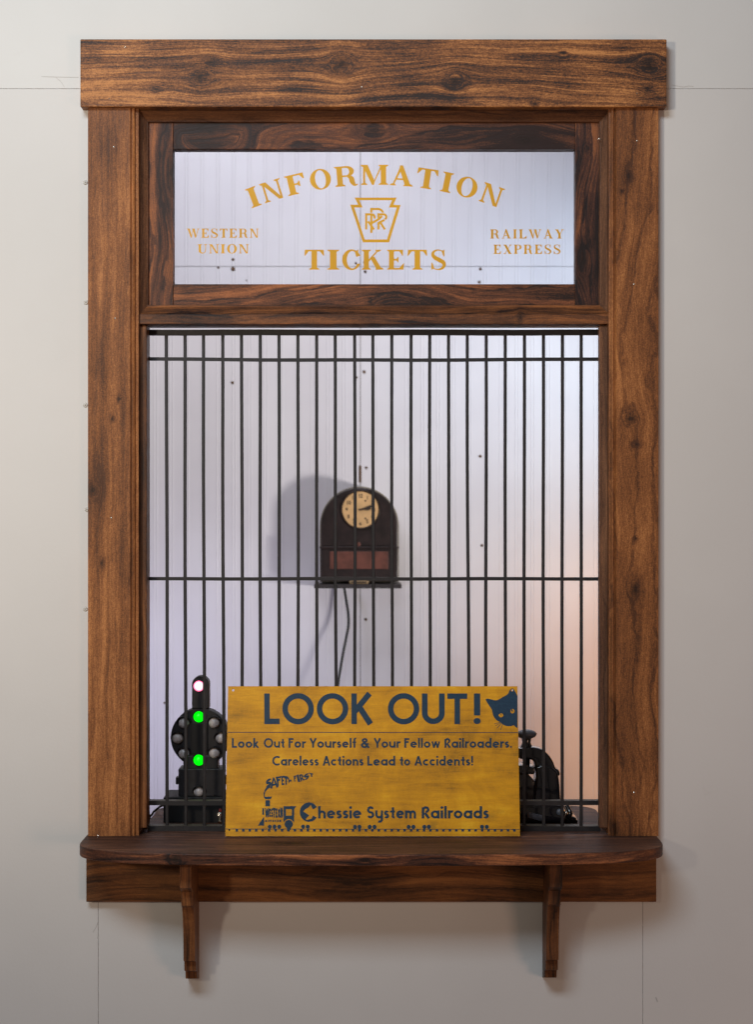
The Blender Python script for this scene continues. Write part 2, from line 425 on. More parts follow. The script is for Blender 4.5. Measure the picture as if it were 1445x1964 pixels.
# ---- geometric sans
def sans(ch, s=.155, xh=.66):
    h = s / 2; r = xh/2 - h; P = []
    L = lambda a, b, c, d: P.append(q_line((a, b), (c, d), s))
    wd = 2*r + s
    if ch == 'o': P += q_ring((r + h, xh/2), r, s)
    elif ch == 'a': P += q_ring((r + h, xh/2), r, s); L(2*r + h, 0, 2*r + h, xh)
    elif ch == 'd': P += q_ring((r + h, xh/2), r, s); L(2*r + h, 0, 2*r + h, 1.02)
    elif ch == 'e': P += [q_arc((r + h, xh/2), r, 8, 320, s), q_line((h, xh/2 - .03), (2*r + s*.9, xh/2 + .05), s*.8)]
    elif ch == 'c': P += [q_arc((r + h, xh/2), r, 48, 312, s)]; wd = 2*r + s*.6
    elif ch == 'k': L(h, 0, h, 1.02); P += [q_line((h, xh*.36), (.43, xh*.98), s), q_line((.18, xh*.5), (.5, 0), s*1.05)]; wd = .56
    elif ch == 'u': L(h, r + h, h, xh); L(2*r + h, 0, 2*r + h, xh); P += [q_arc((r + h, r + h), r, 179, 361, s)]
    elif ch == 'n' or ch == 'h':
        rr = r * .86; L(h, 0, h, xh if ch == 'n' else 1.02); P += [q_arc((rr + h, xh - rr - h), rr, -1, 181, s)]; L(2*rr + h, 0, 2*rr + h, xh - rr - h); wd = 2*rr + s
    elif ch == 'm':
        rr = r * .78
        L(h, 0, h, xh)
        for k in (0, 1): P.append(q_arc((rr + h + 2*rr*k, xh - rr - h), rr, -1, 181, s)); L(2*rr*(k+1) + h, 0, 2*rr*(k+1) + h, xh - rr - h)
        wd = 4*rr + s
    elif ch == 'r': L(h, 0, h, xh); P.append(q_arc((h + r*.85, xh - h - r*.85), r*.85, 62, 181, s)); wd = .36
    elif ch == 's':
        rs = (xh - s) / 4; cx = rs + h
        P += [q_arc((cx, xh - h - rs), rs, 30, 272, s), q_arc((cx, h + rs), rs, -150, 92, s)]; wd = 2*rs + s
    elif ch == 't': L(.14 + h, .1, .14 + h, .92); P += [q_line((0, xh - h), (.40, xh - h), s*.85), q_arc((.14 + h + .10, .10 + h), .10, 180, 290, s)]; wd = .42
    elif ch == 'f': L(.1 + h, 0, .1 + h, .86); P += [q_line((0, xh - h), (.36, xh - h), s*.85), q_arc((.1 + h + .12, .84), .12, 65, 181, s)]; wd = .38
    elif ch == 'l': L(h, 0, h, 1.02); wd = s
    elif ch == 'i': L(h, 0, h, xh); P.append(q_disc((h, .9), h * 1.15)); wd = s
    elif ch == 'y':
        L(h, r + h, h, xh); L(2*r + h, -.05, 2*r + h, xh); P += [q_arc((r + h, r + h), r, 179, 361, s), q_arc((2*r + h - .2, -.06), .2, -120, 1, s)]
    elif ch == 'w':
        for a, b in (((.07, xh), (.24, 0)), ((.24, 0), (.42, xh)), ((.42, xh), (.60, 0)), ((.60, 0), (.77, xh))): P.append(q_line(a, b, s*.9))
        wd = .84
    elif ch == 'L': L(h, 0, h, 1); P.append(q_rect(0, 0, .50, s)); wd = .5
    elif ch == 'O': P += q_ring((.51, .5), .51 - h, s); wd = 1.02
    elif ch == 'C': P.append(q_arc((.5, .5), .5 - h, 52, 308, s)); wd = .80
    elif ch == 'F': L(h, 0, h, 1); P += [q_rect(0, 1 - s, .5, 1), q_rect(0, .5, .42, .5 + s)]; wd = .5
    elif ch == 'Y': L(.33, 0, .33, .48); P += [q_line((.33, .42), (.05, 1), s), q_line((.33, .42), (.61, 1), s)]; wd = .66
    elif ch == 'A': P += [q_line((.36, .98), (.06, 0), s), q_line((.36, .98), (.66, 0), s), q_rect(.16, .22, .56, .22 + s*.85)]; wd = .72
    elif ch == 'R':
        L(h, 0, h, .92); P += [q_arc((.30, .72), .28 - h, -95, 185, s), q_line((.24, .46), (.54, 0), s*1.05)]; P.append(q_line((h, .74), (h + .02, .74), s)); wd = .6
    elif ch == 'S':
        rs = .245 - h/2 - .02; rs = (1 - s)/4; P += [q_arc((rs + h, 1 - h - rs), rs, 25, 272, s), q_arc((rs + h, h + rs), rs, -155, 92, s)]; wd = 2*rs + s
    elif ch == 'K': L(h, 0, h, 1); P += [q_line((.12, .42), (.60, 1.0), s*1.05), q_line((.26, .56), (.63, 0), s*1.1)]; wd = .7
    elif ch == 'U': rr = .36 - h; L(h, rr + h, h, 1); L(.72 - h, rr + h, .72 - h, 1); P.append(q_arc((.36, rr + h), rr, 179, 361, s)); wd = .72
    elif ch == 'T': P.append(q_rect(0, 1 - s, .64, 1)); L(.32, 0, .32, 1); wd = .64
    elif ch == '!': P += [q_line((.10, .28), (.10, 1), s), q_disc((.10, .1), .10)]; wd = .2
    elif ch == '.': P.append(q_disc((.09, .09), .09)); wd = .18
    elif ch == '&': P += q_ring((.32, .77), .15, s*.9) + [q_arc((.30, .27), .20, 60, 390, s), q_line((.20, .68), (.66, 0), s), q_line((.44, .27), (.62, .46), s*.9)]; wd = .7
    elif ch == 'I': L(h, 0, h, 1); wd = s
    elif ch == 'E': L(h, 0, h, 1); P += [q_rect(0, 1 - s, .5, 1), q_rect(0, .5 - h, .42, .5 + h), q_rect(0, 0, .5, s)]; wd = .5
    elif ch == 'N': L(h, 0, h, 1); L(.6 - h, 0, .6 - h, 1); P.append(q_line((h, .97), (.6 - h, .03), s)); wd = .6
    elif ch == 'W':
        for a, b in (((.07, 1), (.26, 0)), ((.26, 0), (.45, .9)), ((.45, .9), (.64, 0)), ((.64, 0), (.83, 1))): P.append(q_line(a, b, s))
        wd = .9
    elif ch == 'D': L(h, 0, h, 1); P.append(q_arc((.2, .5), .42 - h, -90, 90, s, .5 - h)); P += [q_rect(0, 0, .22, s), q_rect(0, 1 - s, .22, 1)]; wd = .62
    elif ch == 'V': P += [q_line((.06, 1), (.3, 0), s), q_line((.54, 1), (.3, 0), s)]; wd = .6
    elif ch == 'P': L(h, 0, h, 1); P.append(q_arc((.28, .72), .28 - h, -91, 91, s)); P += [q_rect(0, 1 - s, .3, 1), q_rect(0, .44, .3, .44 + s)]; wd = .56
    return pos(P), wd
def word(txt, x0, x1, ybase, cap, glyph, gap, **kw):
    """set a word between px x0 and x1, baseline py ybase, cap height in px"""
    items = []; cur = 0
    for ch in txt:
        ops, wd = glyph(ch, **kw); items.append((ops, cur, wd)); cur += wd + gap
    tot = cur - gap; k = (x1 - x0) / tot; out = []
    for ops, off, wd in items:
        out += xf(ops, lambda p: (x0 + (p[0] + off) * k, ybase - p[1] * cap))
    return out

# ---- bracketed serif capitals
def serif(ch, S=.215, T=.085):
    P = []; O = []; sf = .055; e = .085
    def foot(cx, w_, y=0, ext=e):                      # slab under/over a stem with small brackets
        d = 1 if y == 0 else -1; y0 = 0 if y == 0 else 1
        P.append([(cx - w_/2 - ext, y0), (cx + w_/2 + ext, y0), (cx + w_/2 + ext, y0 + d*sf*.8), (cx + w_/2, y0 + d*sf*1.9), (cx - w_/2, y0 + d*sf*1.9), (cx - w_/2 - ext, y0 + d*sf*.8)])
    def stem(cx, w_, feet='both', y0=0, y1=1):
        P.append(q_rect(cx - w_/2, y0, cx + w_/2, y1))
        if feet in ('both', 'bot'): foot(cx, w_, 0)
        if feet in ('both', 'top'): foot(cx, w_, 1)
    def arm(x0, x1, top, d):                           # thin arm with a wedge at its end; d: wedge direction
        P.append(q_rect(x0, top - T, x1, top))
        if d < 0: P.append([(x1 - .15, top - T), (x1, top), (x1 + .005, top - .30), (x1 - .03, top - .30)])
        else: P.append([(x1 - .15, top), (x1, top - T), (x1 + .005, top - T + .30), (x1 - .03, top - T + .30)])
    if ch == 'I': stem(.185, S); wd = .37
    elif ch == 'T':
        stem(.38, S, 'bot'); P.append(q_rect(.02, 1 - T, .74, 1))
        P += [[(.0, .70), (.035, .70), (.16, 1 - T), (.02, 1)], [(.76, .70), (.725, .70), (.60, 1 - T), (.74, 1)]]; wd = .76
    elif ch == 'N':
        stem(.14, T, 'bot'); stem(.74, T, 'top'); foot(.12, .1, 1, .07)
        P.append([(.04, 1), (.27, 1), (.775, 0), (.62, 0), (.11, .93)]); wd = .86
    elif ch in 'FEL':
        stem(.185, S)
        if ch != 'L': arm(.1, .66 if ch == 'F' else .68, 1, -1); P.append(q_rect(.2, .5 - T/2, .46, .5 + T/2)); P.append([(.46, .36), (.49, .36), (.49, .64), (.46, .64), (.38, .52), (.38, .48)])
        if ch != 'F': P.append(q_rect(.1, 0, .70, T)); P.append([(.52, T), (.70, 0), (.73, .32), (.70, .32)])
        wd = {'F': .67, 'E': .74, 'L': .73}[ch]
    elif ch == 'O': return [(1, q_disc((.43, .5), .43, .52, 40)), (-1, q_disc((.43, .5), .43 - S, .52 - T*.75, 40))], .86
    elif ch in 'RP':
        O = [(1, q_rect(.1, 1 - T, .5, 1)), (1, q_rect(.1, .46, .5, .46 + T)), (1, q_disc((.46, .73), .29, .27, 36)), (-1, q_disc((.44, .73), .12, .27 - T, 30)), (-1, q_rect(.2, .46 + T, .44, 1 - T)), ]
        O = O[:]
        stem(.185, S)
        if ch == 'R': P += q_brush([(.50, .49), (.62, .38), (.66, .18), (.74, .03), (.86, .06)], [.10, .2, .19, .12, .04]); wd = .88
        else: wd = .75
        return O + pos(P), wd
    elif ch == 'M':
        stem(.13, T, 'bot'); stem(.90, S, 'both'); foot(.12, .14, 1, .06)
        P += [[(.05, 1), (.27, 1), (.56, .16), (.52, 0), (.44, 0)], [(.50, .02), (.53, .22), (.80, 1), (.88, 1)]]; wd = 1.08
    elif ch == 'A':
        P += [[(.38, 1.02), (.44, .86), (.17, 0), (.11, 0)], [(.36, 1.02), (.47, 1.02), (.82, 0), (.60, 0), (.34, .86)], q_rect(.22, .29, .62, .29 + T)]
        foot(.14, .06, 0, .09); foot(.71, S, 0, .07); wd = .88
    elif ch == 'W':
        P += [[(.02, 1), (.24, 1), (.46, .1), (.40, 0), (.34, 0)], [(.36, 0), (.42, 0), (.60, .9), (.56, 1)], [(.48, 1), (.70, 1), (.88, .1), (.82, 0), (.76, 0)], [(.78, 0), (.84, 0), (1.10, 1), (1.03, 1)]]
        foot(.13, S, 1, .04); foot(1.06, T, 1, .08); foot(.6, S, 1, .03); wd = 1.19
    elif ch in 'VY' and ch == 'Y':
        P += [[(.06, 1), (.29, 1), (.52, .5), (.46, .34), (.36, .4)], [(.40, .4), (.47, .36), (.76, 1), (.69, 1)]]; stem(.43, S, 'bot', 0, .48)
        foot(.17, S, 1, .06); foot(.72, T, 1, .09); wd = .88
    elif ch == 'X':
        P += [[(.06, 1), (.30, 1), (.78, 0), (.54, 0)], [(.68, 1), (.75, 1), (.18, 0), (.11, 0)]]
        foot(.18, S, 1, .05); foot(.7, T, 1, .08); foot(.14, T, 0, .08); foot(.66, S, 0, .06); wd = .84
    elif ch == 'K':
        stem(.185, S); P += [[(.66, 1), (.74, 1), (.28, .38), (.24, .46)], [(.36, .56), (.52, .66), (.86, 0), (.62, 0)]]
        foot(.68, T, 1, .08); foot(.74, S, 0, .06); wd = .90
    elif ch == 'U':
        P.append(q_rect(.085, .35, .285, 1)); P.append(q_rect(.66, .35, .725, 1)); foot(.185, S, 1); foot(.69, T, 1)
        P += q_brush([(.185, .38), (.22, .15), (.42, .03), (.62, .13), (.69, .38)], [S, .18, .10, .07, T]); wd = .82
    elif ch == 'S':
        P += q_brush([(.59, .75), (.53, .92), (.33, .985), (.14, .90), (.10, .74), (.20, .60), (.40, .48), (.57, .36), (.60, .20), (.48, .05), (.30, .015), (.13, .08), (.07, .27)],
                     [.03, .05, .06, .11, .15, .19, .21, .19, .15, .11, .06, .05, .03])
        P += [[(.57, .66), (.62, .66), (.62, 1), (.58, 1), (.50, .90)], [(.03, 0), (.07, 0), (.16, .10), (.08, .35), (.03, .35)]]; wd = .69
    elif ch == 'C':
        O = [(1, q_disc((.43, .5), .43, .52, 40)), (-1, q_disc((.46, .5), .43 - S + .03, .52 - T, 40)), (-1, q_rect(.62, .30, 1, .68))]
        return O + pos([[(.64, .64), (.72, .64), (.74, 1), (.70, 1), (.58, .88)], q_brush([(.60, .07), (.70, .16), (.76, .32)], [.06, .06, .03])[0]] + q_brush([(.58, .05), (.70, .15), (.76, .32)], [.07, .07, .03])), .77
    return O + pos(P), wd

# ------------------------------------------------------------------ the setting: front wall of painted sheets
wall = bpy.data.objects.new("front_wall", None)
bm = bmesh.new()
XO0, XO1, ZO0, ZO1 = X(262), X(1172), Z(1603), Z(205)      # the opening
for (a, b, c, d) in ((-3, XO0, 0, 3.6), (XO1, 3, 0, 3.6), (XO0, XO1, 0, ZO0 - .03), (XO0, XO1, ZO1, 3.6)):
    add_box(bm, a, b, .004, .098, c, d)
wall = link("front_wall", bm_mesh(bm, "front_wall"), M_seam); wall['kind'] = 'structure'
g = .0003
xs0, xs1, zs = X(188), X(1234), Z(170)
bv = .0004
box("wall_sheet", M_wall, wall, -3, 3, 0, .0035, zs + g, 3.6, bv, 1)
bm = bmesh.new(); add_prism(bm, [(-3, 0), (xs0 - g, 0), (xs0 - g, Z(1690)), (XO0, Z(1690)), (XO0, ZO1), (XO0, zs - g), (-3, zs - g)], 'Y', 0, .0035, bv, 1)
link("wall_sheet", bm_mesh(bm, "wall_sheet"), M_wall_low, wall)
bm = bmesh.new(); add_prism(bm, [(3, 0), (3, zs - g), (XO1, zs - g), (XO1, Z(1690)), (xs1 + g, Z(1690)), (xs1 + g, 0)], 'Y', 0, .0035, bv, 1)
link("wall_sheet", bm_mesh(bm, "wall_sheet"), M_wall_low, wall)
box("wall_sheet", M_wall_low, wall, xs0 + g, xs1 - g, 0, .0035, 0, Z(1692), bv, 1)
box("wall_sheet", M_wall_low, wall, XO0 + .001, XO1 - .001, 0, .0035, ZO1, zs - g)
# painted screws just off the casing
for (px, py) in ((165, 350), (166, 580), (165, 777), (168, 977), (165, 1168)):
    px -= 1.5
    s = lathe("screw", M_screw, wall, [(.0046, 0), (.0046, -.0008), (.0034, -.0022), (.0001, -.0024)], (X(px), 0, Z(py)), 'Y', 18)
    bm = bmesh.new(); add_box(bm, X(px) - .0013, X(px) + .0013, -.0029, -.0023, Z(py) - .0013, Z(py) + .0013)
    link("screw_recess", bm_mesh(bm, "screw_recess"), M_slot, s)
# hairline cracks in the paint
def crack(pts, w=.0009):
    P = []
    for a, b in zip(pts, pts[1:]): P.append(q_line((X(a[0]), Z(a[1])), (X(b[0]), Z(b[1])), w, .0002))
    return P
C = crack([(79, 147), (120, 148), (150, 148.5)], .0007) + crack([(107, 149), (116, 156), (123, 167)], .0006) + crack([(1290, 163), (1300, 165), (1312, 167), (1322, 165), (1331, 166)], .0007) \
    + crack([(188, 1768), (184, 1778), (178, 1788)], .0008) + crack([(188, 1795), (187.5, 1800)], .002) + crack([(1259, 1913), (1262, 1921)], .002)
M_crack = simple("crack_line", (188, 185, 180), .8)
print_mesh("paint_crack", pos(C), lambda p: (p[0], -.0005, p[1]), M_crack, wall)

# ------------------------------------------------------------------ the setting: office wall behind
YW = 2.2
def XW(px): return X(px, YW)
def ZW(py): return Z(py, YW)
bw = box("back_wall", M_seam, None, -3.6, 3.6, YW + .004, YW + .08, -.2, 4); bw['kind'] = 'structure'
def ribbed(x0, x1, z0, z1, yf):
    pitch = XW(30.2) - XW(0); ph = XW(359.4)
    pts = []
    k = math.ceil((x0 - ph) / pitch); xs = []
    while ph + k * pitch < x1 - .012:
        xs.append(ph + k * pitch); k += 1
    pts.append((x0, yf))
    for xb in xs:
        if xb - .012 < x0: continue
        if random.random() < -.1: continue
        for o_ in (-.0062, .0030):
            pts += [(xb + o_ - .0024, yf), (xb + o_ - .0008, yf - .0010), (xb + o_ + .0008, yf - .0010), (xb + o_ + .0024, yf)]
    pts.append((x1, yf))
    bm = bmesh.new(); A = [bm.verts.new((p[0], p[1], z0)) for p in pts]; B = [bm.verts.new((p[0], p[1], z1)) for p in pts]
    for i in range(len(pts) - 1): bm.faces.new((A[i], A[i+1], B[i+1], B[i]))
    a2 = [bm.verts.new((x0, yf + .0035, z0)), bm.verts.new((x1, yf + .0035, z0)), bm.verts.new((x1, yf + .0035, z1)), bm.verts.new((x0, yf + .0035, z1))]
    bm.faces.new(A + [a2[1], a2[0]]); bm.faces.new(B + [a2[2], a2[3]])
    bm.faces.new((A[0], B[0], a2[3], a2[0])); bm.faces.new((A[-1], B[-1], a2[2], a2[1])); bm.faces.new(a2)
    link("wall_panel", bm_mesh(bm, "wall_panel"), M_panel, bw)
xm = XW(691.5); zl = ZW(511)
ribbed(-3.5, xm - .0012, 0, zl - .001, YW); ribbed(xm + .0012, 3.5, 0, zl - .001, YW)
ribbed(-3.5, xm - .0012, zl + .0005, 4, YW - .002); ribbed(xm + .0012, 3.5, zl + .0005, 4, YW - .002)
for px, py, r in ((447, 498, 4.6), (447, 516, 6), (419, 513, 3), (700, 503, 4), (683, 505, 3.6), (701, 521, 4), (922, 516, 4), (920, 541, 4), (446, 734, 4), (699, 713, 4.2), (684, 724, 3.4),
                  (922, 875, 4), (703, 897, 3.6), (925, 1046, 3.6), (702, 1188, 4), (473, 538, 1.6), (315.5, 1348, 3)):
    r = r * .0011
    lathe("rivet", M_rust, bw, [(r, .003), (r, -.001), (r * .6, -.0028), (.0002, -.003)], (XW(px), YW - .0015, ZW(py)), 'Y', 12)
box("slot_plate", M_brass if False else M_rust, bw, XW(689), XW(693.5), YW - .003, YW + .002, ZW(925), ZW(893), .001)

# ------------------------------------------------------------------ the ticket window
tw = empty("ticket_window", (X(716), 0, Z(1603)), "large dark stained wooden ticket window with a lettered glass transom and a bracketed shelf, set in the white wall", "ticket window")
def K(px, py, a, st, Y=-.02): return (X(px, Y), Z(py, Y), a, st)
W_head = wood("wood_header", 'X', STAIN, [K(387, 150, .012, 1.3), K(404, 122, .006, 1.6), K(655, 126, .015, 1.1), K(873, 157, .012, 1.2), K(1245, 128, .014, 1.3), K(1241, 173, .006, 1.3), K(1080, 106, .004, 1.6), K(301, 174, .004, 1.6), K(1026, 201, .004, 1.5)], bias=-.02, contrast=1.15, fine=1.5, figure=.7, freq=1.7)
W_case_l = wood("wood_casing_left", 'Z', CASE, [K(228, 765, .003, 2), K(232, 765, .003, .7), K(215, 803, .004, 1.3), K(178, 940, .010, 1.2), K(195, 1080, .004, 2)], bias=.0, contrast=.7, fine=1.3, figure=.5, freq=1.1)
W_case_r = wood("wood_casing_right", 'Z', CASE, [K(1206, 338, .007, 2.2), K(1194, 367, .0045, 1.1), K(1211, 803, .012, 1.0), K(1222, 852, .006, .7), K(1219, 1130, .010, 1.6), K(1220, 1033, .003, 1), K(1180, 1590, .012, 2)], bias=.0, contrast=.62, fine=1.3, figure=1.5, freq=.8)
W_mould = wood("wood_moulding", 'X', ((52, 32, 24), (100, 64, 42), (146, 96, 60)), contrast=.6, fine=.9, freq=1.4)
W_mould_v = wood("wood_moulding_upright", 'Z', ((44, 28, 22), (104, 70, 50), (156, 108, 74)), contrast=.55, fine=1.1, freq=1.6)
W_mould_b = wood("wood_transom_bar", 'X', ((34, 22, 20), (104, 64, 38), (164, 102, 56)), [K(1000, 607, .007, .5)], contrast=1.0, fine=.8, freq=1.2)
W_rail_t = wood("wood_sash_top", 'X', DARK, [K(405, 238, .05, 1.5, .012), K(720, 250, .012, 2, .012), K(1010, 270, .012, 2.4, .012)], bias=-.08, contrast=1.15, figure=2.0)
W_rail_b = wood("wood_sash_bottom", 'X', ((40, 25, 20), (110, 66, 42), (176, 108, 64)), [K(765, 592, .016, 3, .012)], bias=-.03, contrast=1.1, figure=1.8)
W_stile_l = wood("wood_stile_left", 'Z', DARK, [K(330, 330, .012, 4, .012)], bias=.02, contrast=1.1, figure=2.0)
W_stile_r = wood("wood_stile_right", 'Z', ((32, 20, 19), (80, 48, 36), (150, 92, 54)), [K(1128, 285, .004, 1.5, .012), K(1122, 500, .012, 2, .012)], bias=-.06, contrast=1.2, figure=2.2)
W_jamb = wood("wood_jamb", 'Z', ((44, 26, 16), (104, 64, 36), (164, 106, 60)), contrast=.7, fine=.8, freq=1.5)
W_shelf = wood("wood_shelf", 'XY', SHELF, [(X(560, -.1), -.10, .010, 3)], bias=-.02, contrast=.85, fine=.8, figure=1.5, rough=.55)
W_edge = wood("wood_shelf_edge", 'X', ((34, 21, 20), (98, 58, 40), (180, 112, 68)), [K(336, 1648, .010, 1., -.2), K(700, 1650, .004, 3, -.2)], bias=-.02, contrast=1.2, fine=.8)
W_apron = wood("wood_apron", 'X', ((54, 32, 18), (112, 70, 38), (160, 104, 56)), contrast=.9, fine=.7, freq=1.1)
W_brack = wood("wood_bracket", 'Z', ((40, 24, 16), (108, 66, 38), (170, 110, 60)), contrast=.8, fine=.5, freq=1.4)

YH = -.032
hd = box("header_board", W_head, tw, X(153.5, YH), X(1280, YH), YH, .0, Z(205, YH), Z(75, YH), .0018)
YC = -.021
def casing(name, px0, px1, mat, flip):
    zt, zb = Z(205, YC) - .0002, Z(1603.5, YC)
    wd = X(px1, YC) - X(px0, YC)
    prof = [(0, 0), (0, .019), (.0008, .021), (.081, .021), (.083, .0165), (.0845, .0165), (.0855, .0195), (.0875, .0205), (.0895, .0195), (.0905, .015), (.0915, .015), (wd, .0145), (wd, 0)]
    x0 = X(px0, YC) if not flip else X(px1, YC)
    pts = [((x0 + p[0]) if not flip else (x0 - p[0]), -p[1]) for p in prof]
    bm = bmesh.new(); add_prism(bm, pts, 'Z', zb, zt)
    return link(name, bm_mesh(bm, name), mat, tw)
casing("side_casing", 168, 264.5, W_case_l, False); casing("side_casing", 1170, 1264.5, W_case_r, True)
# inner liners of the opening
box("jamb", W_jamb, tw, X(262) - .004, X(262) + .006, -.0142, .11, Z(1599.4), Z(206), .0005)
box("jamb", W_jamb, tw, X(1172) - .006, X(1172) + .004, -.0142, .11, Z(1599.4), Z(206), .0005)
box("head_jamb", W_jamb, tw, X(262) + .0065, X(1172) - .0065, -.012, .11, Z(211.5), Z(205.5), .0005)
# mitred, sloping transom moulding
def mitre(o0, o1, i0, i1, Yo, Yi, mat, th=.03):
    """one side of the frame: outer edge o0-o1, inner edge i0-i1 (px), sloping from Yo to Yi"""
    bm = bmesh.new()
    O0, O1 = [(X(a, Yo), Yo, Z(b, Yo)) for a, b in (o0, o1)]; I0, I1 = [(X(a, Yi), Yi, Z(b, Yi)) for a, b in (i0, i1)]
    def lerp(p, q, t): return tuple(p[k] + (q[k] - p[k]) * t for k in range(3))
    rows = []
    for t, dy in ((0, 0), (.10, 0), (.12, .0022), (.85, .0), (.92, -.001), (1, .0015)):
        a = lerp(O0, I0, t); b = lerp(O1, I1, t); rows.append([(a[0], a[1] + dy, a[2]), (b[0], b[1] + dy, b[2])])
    back = [[(r[0], th, r[2]) for r in (rows[-1][0],)][0], [(r[0], th, r[2]) for r in (rows[-1][1],)][0]]
    back2 = [(rows[0][0][0], th, rows[0][0][2]), (rows[0][1][0], th, rows[0][1][2])]
    rows += [back, back2]
    V = [[bm.verts.new(p) for p in r] for r in rows]; n = len(V)
    for i in range(n): bm.faces.new((V[i][0], V[i][1], V[(i+1) % n][1], V[(i+1) % n][0]))
    bm.faces.new([v[0] for v in V]); bm.faces.new([v[1] for v in V][::-1])
    link("moulding", bm_mesh(bm, "moulding"), mat, tw)
ox0, ox1, oy0, oy1 = 265.5, 1171, 212, 602; ix0, ix1, iy0, iy1 = 285, 1150, 235, 585
mitre((ox0, oy0), (ox1, oy0), (ix0, iy0), (ix1, iy0), -.008, .010, W_mould)
mitre((ox0, oy1), (ox1, oy1), (ix0, iy1), (ix1, iy1), -.008, .010, W_mould_b)
mitre((ox0 + .3, oy0), (ox0 + .3, oy1), (ix0, iy0), (ix0, iy1), -.008, .010, W_mould_v)
mitre((ox1 - .3, oy0), (ox1 - .3, oy1), (ix1, iy0), (ix1, iy1), -.008, .010, W_mould_v)
box("transom_bar", W_mould_b, tw, X(266), X(1170.5), -.009, .066, Z(621.5, -.009), Z(602.3, -.009), .001)
# sash
YS = .014
sash = bpy.data.objects.new("transom_sash", None)
tsx = box("stile", W_stile_l, tw, X(284, YS), X(332, YS), YS, YS + .03, Z(587, YS), Z(234, YS), .0008)
box("stile", W_stile_r, tw, X(1104.5, YS), X(1151, YS), YS, YS + .03, Z(587, YS), Z(234, YS), .0008)
box("rail", W_rail_t, tw, X(332.4, YS), X(1104.1, YS), YS, YS + .03, Z(286, YS), Z(234, YS), .0008)
box("rail", W_rail_b, tw, X(332.4, YS), X(1104.1, YS), YS, YS + .03, Z(587, YS), Z(545, YS), .0008)
# ragged squeeze-out of sealant under the top rail
pts = [(332.6, 285)]
x = 332.6
random.seed(3)
while x < 610:
    amp = 4.5 if x < 352 else (2.2 if x < 520 else 1.2)
    pts.append((x, 286.6 + random.random() ** 2 * amp)); x += random.uniform(2.5, 9)
pts += [(478, 286.8), (483, 289.5), (480, 291.0), (474, 287.2)][:0] + [(610, 285)]
prism("sealant", simple("old_sealant", (44, 24, 34), .6), tw, [(X(a, YS), Z(b, YS)) for a, b in pts], 'Y', YS + .006, YS + .018)
YG = YS + .016
glass = box("glass_pane", M_glass, tw, X(332, YG), X(1104.6, YG), YG, YG + .004, Z(546, YG), Z(285, YG))
YL = YG - .0006
to_glass = lambda p: (X(p[0], YL), YL, Z(p[1], YL))
# arched heading
Rarc = 647; cx0, cyc = 720.7, 354.6 + Rarc
H = []
for ch, xc, wpx in (('I', 486.5, 20), ('N', 522, 41), ('F', 567.5, 37), ('O', 615, 40.5), ('R', 664.5, 44), ('M', 718.5, 52), ('A', 770.5, 45), ('T', 819.5, 41), ('I', 857.5, 20), ('O', 896, 40.5), ('N', 943, 41)):
    ops, wd = serif(ch); th = math.asin((xc - cx0) / (Rarc + 18)); k = wpx / wd
    def f(p, th=th, k=k, wd=wd):
        lx = (p[0] - wd/2) * k; ly = p[1] * 38.5
        rr = Rarc + ly
        return (cx0 + rr * math.sin(th) + lx * math.cos(th), cyc - rr * math.cos(th) + lx * math.sin(th))
    H += xf(ops, f)
print_mesh("heading_lettering", H, to_glass, M_gold, glass)
H = []
for ch, a, b in (('T', 584, 622), ('I', 628.5, 650.5), ('C', 656.5, 689), ('K', 694.5, 735.5), ('E', 743, 776), ('T', 782, 820), ('S', 826.5, 856)):
    ops, wd = serif(ch); H += xf(ops, lambda p: (a + p[0] * (b - a) / wd, 517.3 - p[1] * 38.3))
print_mesh("tickets_lettering", H, to_glass, M_gold, glass)
H = word("WESTERN", 359, 496, 456, 17.6, serif, .17, S=.22) + word("UNION", 379, 477, 486, 17.6, serif, .17, S=.22)
print_mesh("left_lettering", H, to_glass, M_gold, glass)
H = word("RAILWAY", 941, 1083, 457.5, 17.6, serif, .20, S=.22) + word("EXPRESS", 947.5, 1076, 487, 17.8, serif, .20, S=.22)
print_mesh("right_lettering", H, to_glass, M_gold, glass)
# keystone emblem with interlaced letters, coordinates read at 13.136 units per px
kk = lambda p: (665 + p[0] / 13.136, 370 + p[1] / 13.136)
O = [(1, [(200, 118), (1265, 118), (1180, 300), (1362, 305), (1075, 1245), (412, 1245), (92, 296), (292, 296)]),
     (-1, [(318, 184), (1150, 184), (1068, 368), (1265, 368), (1020, 1172), (460, 1172), (195, 368), (408, 368)])]
w_ = 56
B = [q_line((625, 385), (625, 1008), w_), q_rect(597, 377, 815, 433), q_arc((795, 535), 130, -92, -5, w_)]
O += pos(B)
O += [(-1, q_line((455, 540), (740, 540), 80)), (-1, q_rect(770, 500, 960, 560))]
L1 = [q_line((495, 512), (495, 922), w_), q_rect(467, 512, 640, 568), q_arc((635, 610), 70, -92, 30, w_), q_line((540, 715), (692, 922), w_)]
L2 = [q_line((806, 512), (806, 640), w_), q_line((806, 740), (806, 922), w_), q_rect(780, 512, 940, 568), q_arc((935, 605), 66, -92, 62, w_), q_line((960, 680), (810, 755), w_), q_line((845, 735), (968, 922), w_), q_line((640, 758), (800, 668), w_), q_line((800, 676), (895, 582), w_), q_line((625, 560), (625, 770), w_)]
O += pos(L1) + pos(L2)
print_mesh("keystone_emblem", xf(O, kk), to_glass, M_gold, glass)

